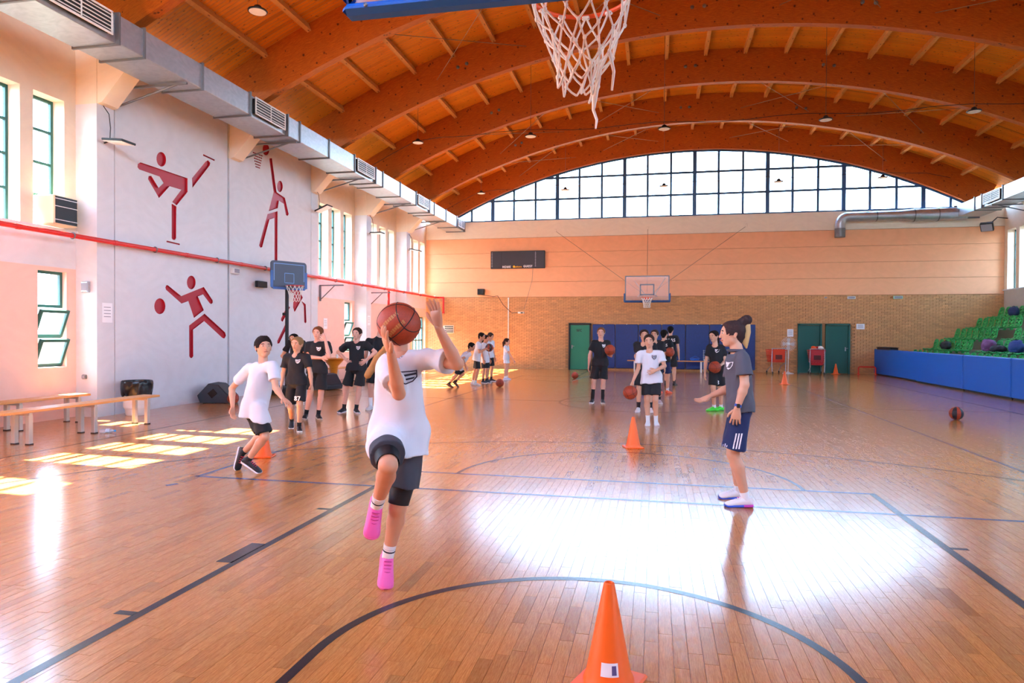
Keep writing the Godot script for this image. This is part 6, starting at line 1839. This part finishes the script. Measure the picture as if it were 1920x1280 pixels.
func person(sp: Dictionary) -> void:
	var H: float = sp.H
	var s := H / 1.7
	var J := {}
	for k in sp.j:
		J[k] = Vector3(sp.j[k][0], sp.j[k][1], sp.j[k][2])
	var root := thing("person", sp.label, "person", Vector3(sp.at[0], 0, sp.at[1]), 0.0, sp.get("group", ""))
	var f := Vector3(sp.fwd[0], 0, sp.fwd[1]).normalized()
	var look := Vector3(sp.look[0], sp.look[1], sp.look[2]).normalized()
	var cell: float = sp.cell
	var wide: float = sp.get("wide", 1.0)
	var skin := mat(rgb(sp.skin[0], sp.skin[1], sp.skin[2]), 0.5)
	var body := MB.new()
	# torso, neck and shoulders
	var bb := box_of([J.pel, J.neck, J.shA, J.shB], 0.12 * s)
	var fd := Field.new(bb[0], bb[1], cell * 1.3)
	fd.bone(J.pel, J.chest, 0.115 * s, 0.12 * s, 0.03, f, 1.35)
	fd.bone(J.shA, J.shB, 0.05 * s, 0.05 * s, 0.05)
	fd.bone(J.chest, J.neck, 0.09 * s, 0.052 * s, 0.05)
	fd.mesh(body)
	for a in ["A", "B"]:
		var sh: Vector3 = J["sh" + a]
		var el: Vector3 = J["el" + a]
		var wr: Vector3 = J["wr" + a]
		bb = box_of([sh, el, wr], 0.05 * s)
		fd = Field.new(bb[0], bb[1], cell * 0.8)
		fd.bone(sh, el, 0.046 * s * wide, 0.036 * s * wide, 0.012)
		fd.bone(el, el.lerp(wr, 0.3), 0.037 * s * wide, 0.038 * s * wide, 0.015)
		fd.bone(el.lerp(wr, 0.3), wr, 0.038 * s * wide, 0.0245 * s, 0.012)
		fd.mesh(body)
		var hn: Array = sp.get("palm" + a, [0, 0, 0])
		var pn := Vector3(hn[0], hn[1], hn[2])
		if pn.length() < 0.1:
			# palms face the thighs
			pn = (J.pel - wr)
			pn.y = 0.0
			pn = pn.normalized()
		var hx: Vector3 = (J["ti" + a] - wr).normalized().cross((pn - (J["ti" + a] - wr).normalized() * pn.dot((J["ti" + a] - wr).normalized())).normalized())
		var mid: Vector3 = J.chest - wr
		mid.y = 0.0
		hand(body, wr, J["ti" + a], pn, s * 1.02, sp.get("curl" + a, 0.35), 1.0 if hx.dot(f + mid.normalized() * 0.7) > 0.0 else -1.0)
		var hi: Vector3 = J["hi" + a]
		var kn: Vector3 = J["kn" + a]
		var an: Vector3 = J["an" + a]
		bb = box_of([hi, kn, an], 0.085 * s)
		fd = Field.new(bb[0], bb[1], cell)
		fd.bone(hi, kn, 0.077 * s * wide, 0.052 * s * wide, 0.015)
		var back := -f
		var shin := (an - kn)
		back = (back - shin * (back.dot(shin) / shin.length_squared()))
		back = back.normalized() if back.length() > 0.05 else -f
		var cf := kn.lerp(an, 0.3) + back * 0.012 * s
		fd.bone(kn, cf, 0.05 * s * wide, 0.053 * s * wide, 0.02)
		fd.bone(cf, an, 0.053 * s * wide, 0.034 * s, 0.02)
		fd.bone(an, an - (kn - an).normalized() * 0.03 * s, 0.034 * s, 0.032 * s, 0.01)
		fd.mesh(body)
	# head
	var hs := (0.8 + 0.22 * s) * 1.03
	var c: Vector3 = J.head
	var up: Vector3 = (c - J.neck).normalized()
	up = (up * 0.6 + Vector3.UP * 0.4)
	up = (up - look * up.dot(look)).normalized()
	var r: Vector3 = up.cross(look).normalized()
	bb = box_of([c, J.neck], 0.15 * hs)
	fd = Field.new(bb[0], bb[1], minf(cell * 0.62, 0.0125))
	fd.bone(c + up * 0.032 * hs - look * 0.018 * hs, c + up * 0.03 * hs + look * 0.012 * hs, 0.08 * hs, 0.078 * hs, 0.02)
	fd.bone(c + up * 0.0 * hs + look * 0.035 * hs, c - up * 0.072 * hs + look * 0.048 * hs, 0.058 * hs, 0.034 * hs, 0.035)
	fd.bone(c - up * 0.05 * hs - r * 0.035 * hs + look * 0.005 * hs, c - up * 0.05 * hs + r * 0.035 * hs + look * 0.005 * hs, 0.03 * hs, 0.03 * hs, 0.03)
	fd.bone(c + look * 0.089 * hs + up * 0.012 * hs, c + look * 0.104 * hs - up * 0.02 * hs, 0.008 * hs, 0.0125 * hs, 0.014)
	fd.bone(c + look * 0.085 * hs - up * 0.052 * hs, c + look * 0.08 * hs - up * 0.048 * hs, 0.013 * hs, 0.013 * hs, 0.012)
	for q in [-1.0, 1.0]:
		fd.bone(c + r * q * 0.08 * hs - look * 0.012 * hs + up * 0.012 * hs, c + r * q * 0.078 * hs - look * 0.004 * hs - up * 0.02 * hs, 0.017 * hs, 0.012 * hs, 0.006, r, 2.2)
		# eye sockets
		fd.bone(c + look * 0.112 * hs + up * 0.012 * hs + r * q * 0.032 * hs, c + look * 0.111 * hs + up * 0.012 * hs + r * q * 0.034 * hs, 0.02 * hs, 0.02 * hs, 0.01, Vector3.ZERO, 1.0, false, false, true)
	fd.bone(c - up * 0.03 * hs - look * 0.015 * hs, J.neck - up * 0.02, 0.05 * s, 0.056 * s * wide, 0.02)
	fd.mesh(body)
	part(root, "body", body, skin)
	var eye := MB.new()
	var iris := MB.new()
	var brow := MB.new()
	var lip := MB.new()
	var hb := Basis(r, up, look)
	for q in [-1.0, 1.0]:
		var ec: Vector3 = c + look * 0.083 * hs + up * 0.012 * hs + r * q * 0.032 * hs
		eye.ball(ec, Vector3(0.0128, 0.0064, 0.011) * hs, hb, 10, 6)
		iris.ball(ec + look * 0.0085 * hs, Vector3(0.0064, 0.0062, 0.004) * hs, hb, 8, 5)
		brow.tube([ec + up * 0.018 * hs - r * 0.018 * hs + look * 0.008 * hs, ec + up * 0.022 * hs + look * 0.012 * hs, ec + up * 0.018 * hs + r * 0.018 * hs + look * 0.007 * hs], 0.0042 * hs, 5)
	lip.tube([c + look * 0.086 * hs - up * 0.05 * hs - r * 0.024 * hs, c + look * 0.098 * hs - up * 0.049 * hs, c + look * 0.086 * hs - up * 0.05 * hs + r * 0.024 * hs], [0.003 * hs, 0.0065 * hs, 0.003 * hs], 6)
	var hc: Color = rgb(sp.hair[0], sp.hair[1], sp.hair[2])
	part(root, "eye", eye, mat(rgb(225, 220, 214), 0.3))
	part(root, "iris", iris, mat(rgb(50, 34, 26), 0.3))
	part(root, "eyebrow", brow, mat(hc * 0.8, 0.7))
	part(root, "lips", lip, mat(rgb(int(sp.skin[0] * 0.86), int(sp.skin[1] * 0.68), int(sp.skin[2] * 0.68)), 0.5))
	# hair
	var style: String = sp.get("style", "short")
	var hp: Array = [c]
	var tail := []
	if style == "pony" or style == "long":
		tail = [c - look * 0.085 * hs + up * 0.03 * hs, c - look * 0.125 * hs - up * 0.03 * hs, c - look * 0.12 * hs - up * 0.13 * hs, c - look * 0.1 * hs - up * 0.2 * hs]
		if sp.has("tail"):
			tail = []
			for q in sp.tail:
				tail.append(Vector3(q[0], q[1], q[2]))
		hp += tail
	elif style == "bun":
		tail = [c - look * 0.06 * hs + up * 0.09 * hs, c - look * 0.12 * hs + up * 0.125 * hs, c - look * 0.12 * hs + up * 0.02 * hs, c - look * 0.11 * hs - up * 0.07 * hs]
		hp += tail
	bb = box_of(hp, 0.125 * hs)
	fd = Field.new(bb[0], bb[1], minf(cell * 0.62, 0.0125))
	fd.bone(c + up * 0.036 * hs - look * 0.022 * hs, c + up * 0.036 * hs + look * 0.014 * hs, 0.089 * hs, 0.085 * hs, 0.02)
	if style == "fringe":
		fd.bone(c + up * 0.075 * hs - look * 0.02 * hs, c + up * 0.08 * hs + look * 0.045 * hs, 0.062 * hs, 0.052 * hs, 0.02)
	fd.bone(c - up * 0.02 * hs - look * 0.045 * hs, c - up * 0.055 * hs - look * 0.04 * hs, 0.06 * hs, 0.045 * hs, 0.02)
	# the face is left free
	var lowcut := 0.045 if style == "fringe" else 0.062
	fd.bone(c + look * 0.125 * hs - up * 0.035 * hs, c + look * 0.12 * hs + up * (lowcut - 0.055) * hs, 0.085 * hs, 0.082 * hs, 0.01, Vector3.ZERO, 1.0, false, false, true)
	fd.bone(c - up * 0.06 * hs - r * 0.12 * hs + look * 0.02 * hs, c - up * 0.06 * hs + r * 0.12 * hs + look * 0.02 * hs, 0.052 * hs, 0.052 * hs, 0.01, Vector3.ZERO, 1.0, false, false, true)
	if style == "bun":
		fd.bone(tail[0], tail[1], 0.04 * hs, 0.045 * hs, 0.01)
	elif tail.size() > 2:
		for k in tail.size() - 1:
			fd.bone(tail[k], tail[k + 1], (0.036 - 0.004 * k) * hs, (0.034 - 0.006 * k) * hs, 0.012)
	var ns := FastNoiseLite.new()
	ns.seed = int(H * 1000)
	ns.frequency = 28.0
	fd.ripple(ns, 0.006)
	var hm := MB.new()
	fd.mesh(hm)
	var hmat := mat(hc, 0.85)
	hmat.metallic_specular = 0.2
	part(root, "hair", hm, hmat)
	if style == "bun":
		var tm := MB.new()
		tm.tube([tail[1], tail[2], tail[3], tail[3] - up * 0.05 * hs - look * 0.01], [0.03 * hs, 0.036 * hs, 0.028 * hs, 0.006 * hs], 10)
		part(root, "ponytail", tm, mat(rgb(206, 164, 104), 0.45))
	# shirt
	var ff := 1.36
	var hem: Vector3 = J.pel + (J.pel - J.chest).normalized() * sp.get("hem", 0.1) * s
	bb = box_of([J.shA, J.shB, J.elA.lerp(J.shA, 0.3), J.elB.lerp(J.shB, 0.3), hem, J.neck], 0.17 * s)
	var sf := Field.new(bb[0], bb[1], cell)
	var loose: float = sp.get("loose", 1.0) * wide
	sf.bone(J.shA.lerp(J.shB, 0.12), J.shB.lerp(J.shA, 0.12), 0.07 * s, 0.07 * s, 0.04, f, 1.15)
	sf.bone(J.chest, J.pel, 0.15 * s * wide, 0.148 * s * loose, 0.06, f, ff)
	sf.bone(J.pel, hem, 0.15 * s * loose, 0.163 * s * loose, 0.03, f, ff, false, true)
	sf.bone(J.chest.lerp(J.neck, 0.5), J.chest.lerp(J.neck, 0.86), 0.085 * s, 0.06 * s, 0.05, Vector3.ZERO, 1.0, false, true)
	for a in ["A", "B"]:
		var sh: Vector3 = J["sh" + a]
		var el: Vector3 = J["el" + a]
		sf.bone(sh, sh.lerp(el, sp.get("sleeve", 0.64)), 0.062 * s * wide, 0.072 * s * wide, 0.045, Vector3.ZERO, 1.0, false, true)
	# neckline
	sf.bone(J.neck + f * 0.018 * s - Vector3(0, 0.012 * s, 0), J.head, 0.064 * s * wide, 0.07 * s, 0.01, Vector3.ZERO, 1.0, false, false, true)
	# the hem hangs clear of the thighs and ends in one plane
	for a in ["A", "B"]:
		var th: Vector3 = J["kn" + a] - J["hi" + a]
		sf.bone(J["hi" + a] + Vector3(0, 0.03 * s, 0), J["hi" + a] + th.normalized() * 0.12 * s, 0.1 * s * wide, 0.108 * s * loose, 0.05)
	sf.cut(hem, (J.pel - J.chest).normalized())
	ns.frequency = 5.5
	ns.fractal_octaves = 2
	sf.ripple(ns, 0.02 * s, Vector3(1.0, 0.55, 1.0))
	var sm := MB.new()
	sf.mesh(sm)
	var sc: Array = sp.shirt
	var cloth := mat(rgb(sc[0], sc[1], sc[2]), 0.85)
	part(root, "shirt", sm, cloth)
	if sp.get("emblem", true):
		var left := Vector3.UP.cross(f)
		var ec: Vector3 = J.chest.lerp(J.neck, 0.25) + left * sp.get("emb", 0.075) * s
		if sc[0] > 150:
			emblem(root, sf, ec, f, Vector3.UP, 0.045 * s, mat(rgb(62, 58, 74), 0.8), null)
		else:
			emblem(root, sf, ec, f, Vector3.UP, 0.042 * s, mat(rgb(sc[0], sc[1], sc[2]), 0.8), M.paper)
	if sp.has("collar"):
		part(root, "collar", MB.new().torus(J.neck + Vector3(0, 0.0, 0) + f * 0.01, 0.068 * s, 0.016 * s, Basis(f.cross(Vector3.UP), (Vector3.UP + f * 0.45).normalized(), f), 24, 8), mat(rgb(sc[0] - 8, sc[1] - 8, sc[2] - 8), 0.85))
	# shorts
	var hs0: Vector3 = J.hiA
	var hs1: Vector3 = J.hiB
	var sl: float = sp.get("short_len", 0.86)
	var ka := hs0.lerp(J.knA, sl)
	var kb := hs1.lerp(J.knB, sl)
	bb = box_of([J.pel, ka, kb, hs0, hs1], 0.14 * s)
	var pf := Field.new(bb[0], bb[1], cell)
	pf.bone(J.pel + Vector3(0, 0.06 * s, 0), J.pel - Vector3(0, 0.04 * s, 0), 0.135 * s * wide, 0.135 * s * wide, 0.03, f, 1.28, true)
	var sw: float = sp.get("short_wide", 1.0)
	pf.bone(hs0, ka, 0.08 * s * wide, 0.098 * s * sw, 0.03, Vector3.ZERO, 1.0, false, true)
	pf.bone(hs1, kb, 0.08 * s * wide, 0.098 * s * sw, 0.03, Vector3.ZERO, 1.0, false, true)
	ns.frequency = 6.0
	pf.ripple(ns, 0.012 * s, Vector3(1.0, 0.5, 1.0))
	var pm := MB.new()
	pf.mesh(pm)
	var pc: Array = sp.shorts
	part(root, "shorts", pm, mat(rgb(pc[0], pc[1], pc[2]), 0.8))
	if sp.has("tights"):
		for a in ["A", "B"]:
			var q0: Vector3 = J["hi" + a].lerp(J["kn" + a], 0.7)
			var q1: Vector3 = J["hi" + a].lerp(J["kn" + a], 0.95)
			part(root, "legging", MB.new().tube([q0, q1], [0.075 * s * wide, 0.064 * s * wide], 18, false), mat(rgb(18, 18, 22), 0.6))
	if sp.has("number"):
		var kt: Vector3 = J[sp.number[1]]
		var ht: Vector3 = J[sp.number[2]]
		var at := pf.onto(ht.lerp(kt, 0.72) + f * 0.25, -f) + f * 0.006
		var b := Basis(Vector3.UP.cross(f), Vector3.UP, f)
		part(root, "number", text_mesh(sp.number[0], 0.11 * s, 0.006), M.paper, at, b)
	if sp.has("back_text"):
		var b := Basis(-Vector3.UP.cross(f), Vector3.UP, -f)
		var y := 0.06
		for q in sp.back_text:
			var at := sf.onto(J.chest + Vector3(0, y * s, 0) - f * 0.3, f) - f * 0.008
			part(root, "lettering", text_mesh(q[0], q[1] * s, 0.008), M.paper, at, b)
			y -= q[1] * 1.15
	if sp.has("stripes"):
		var out := Vector3(sp.stripes[0], 0, sp.stripes[1]).normalized()
		var hn: Vector3 = J["hi" + sp.stripes[2]]
		var kn: Vector3 = J["kn" + sp.stripes[2]]
		var side := Vector3.UP.cross(out)
		for k in 3:
			var m := MB.new()
			var pts := []
			for j in 6:
				var p := hn.lerp(kn, 0.5 + 0.34 * j / 5.0) + side * (0.024 * (k - 1) + 0.006 * (5 - j) * 0.2) + out * 0.25
				pts.append(pf.onto(p, -out) + out * 0.003)
			for j in 5:
				m.quad(pts[j] - side * 0.006, pts[j] + side * 0.006, pts[j + 1] + side * 0.006, pts[j + 1] - side * 0.006)
			part(root, "side_stripe", m, M.paper)
		# three slanted bars, the maker's mark
		var mk := MB.new()
		for k in 3:
			var p := hn.lerp(kn, 0.82) - side * (0.075 + 0.012 * k) + out * 0.25
			var q0 := pf.onto(p, -out) + out * 0.003
			mk.quad(q0 - side * 0.005, q0 + side * 0.005, q0 + side * 0.008 + Vector3(0, 0.018 + 0.01 * (1 - absi(k - 1)), 0), q0 - side * 0.002 + Vector3(0, 0.018 + 0.01 * (1 - absi(k - 1)), 0))
		part(root, "maker_mark", mk, M.paper)
	# socks and shoes
	var sk: Array = sp.sock
	for a in ["A", "B"]:
		var kn: Vector3 = J["kn" + a]
		var an: Vector3 = J["an" + a]
		var top := an.lerp(kn, sp.get("sock_len", 0.2))
		part(root, "sock", MB.new().tube([top, an.lerp(kn, 0.08), an, an - (kn - an).normalized() * 0.04 * s], [lerpf(0.038, 0.05, sp.get("sock_len", 0.2)) * s * wide, 0.038 * s * wide, 0.037 * s, 0.036 * s], 16), mat(rgb(sk[0], sk[1], sk[2]), 0.85))
		if sp.has("sock_bands"):
			for q in [0.1, 0.16]:
				part(root, "sock_band", MB.new().tube([an.lerp(kn, q), an.lerp(kn, q + 0.03)], 0.0395 * s * wide, 16, false), mat(rgb(26, 30, 52), 0.85))
		var hc2: Array = sp.shoe
		var sl2: Array = sp.get("sole", [236, 236, 236])
		shoe(root, an, J["to" + a], kn, s, mat(rgb(hc2[0], hc2[1], hc2[2]), 0.5), mat(rgb(sl2[0], sl2[1], sl2[2]), 0.5), mat(rgb(sp.get("lace", hc2)[0], sp.get("lace", hc2)[1], sp.get("lace", hc2)[2]), 0.6), mat(rgb(sp.heel[0], sp.heel[1], sp.heel[2]), 0.5) if sp.has("heel") else null)
	if sp.has("watch"):
		var wr: Vector3 = J["wr" + sp.watch]
		var el: Vector3 = J["el" + sp.watch]
		var dr := (wr - el).normalized()
		part(root, "watch_strap", MB.new().tube([wr - dr * 0.035, wr - dr * 0.012], 0.031 * s, 16), mat(rgb(30, 70, 170), 0.5))
		part(root, "watch", MB.new().cbox(wr - dr * 0.024 + Vector3(0, 0, 0.03 * s), Vector3(0.03, 0.036, 0.012), 0.004), M.black)

func people() -> void:
	for sp in PEOPLE:
		person(sp)

func loose_balls() -> void:
	for e in BALLS:
		var o := basketball(Vector3(e[0], e[1], e[2]), e[4], e[3], Vector3(e[5], e[6], e[7]), e[8] > 0)
		if e[3] > 0.1205 and e[8] == 0:
			# two worn lines of gilt lettering
			for row in 2:
				var g := MB.new()
				for k in 9:
					var a := -0.5 + 0.125 * k
					var l := 0.18 - 0.5 * row
					var c := Basis(Vector3(0, 0, 1), 0.75) * Vector3(sin(a) * cos(l), sin(l), cos(a) * cos(l))
					var u := Basis(Vector3(0, 0, 1), 0.75) * Vector3(0, 1, 0)
					u = (u - c * u.dot(c)).normalized()
					var r := u.cross(c)
					var ht := 0.011 if k % 3 != 1 else 0.008
					for s in [-1.0, 1.0]:
						g.quad(c * 0.1216 + r * (s * 0.003 - 0.0012) - u * ht, c * 0.1216 + r * (s * 0.003 + 0.0012) - u * ht, c * 0.1216 + r * (s * 0.003 + 0.0012) + u * ht, c * 0.1216 + r * (s * 0.003 - 0.0012) + u * ht)
				part(o, "lettering", g, M.gold)

func _ready() -> void:
	rng.seed = 20240611
	view_and_light()
	materials()
	build_floor()
	side_wall(true)
	side_wall(false)
	lower_windows()
	far_wall()
	near_wall()
	roof()
	ducts()
	far_doors()
	bleachers()
	backboard_near()
	backboard_far()
	portable_hoop()
	scoreboard()
	pipes_and_lamps()
	bench(W(-8.15, 0, 8.72), 2.85, "long wooden bench on steel legs standing out on the floor", [1.03, -0.07, -1.17])
	bench(W(-9.45, 0, 8.62), 2.85, "long wooden bench on steel legs pushed against the pink wall", [1.0, -0.1, -1.2])
	bench(W(-9.35, 0, 19.9), 1.6, "short bench with dark top by the pink wall", [0.6, -0.6])
	bin_and_small()
	cone(W(0.14, 0, 3.02), 0.45, "large orange cone with a paper sticker in the foreground", true, -0.35)
	cone(W(0.05, 0, 9.42), 0.42, "orange cone in front of the dribbling girl")
	cone(W(-4.44, 0, 7.62), 0.42, "orange cone behind the legs of the running boy")
	cone(W(4.35, 0, 22.7), 0.42, "orange cone on the volleyball line far down the hall")
	cone(W(7.46, 0, 29.35), 0.42, "orange cone in front of the dark green door")
	trolleys_fan_misc()
	bags()
	loose_balls()
	people()
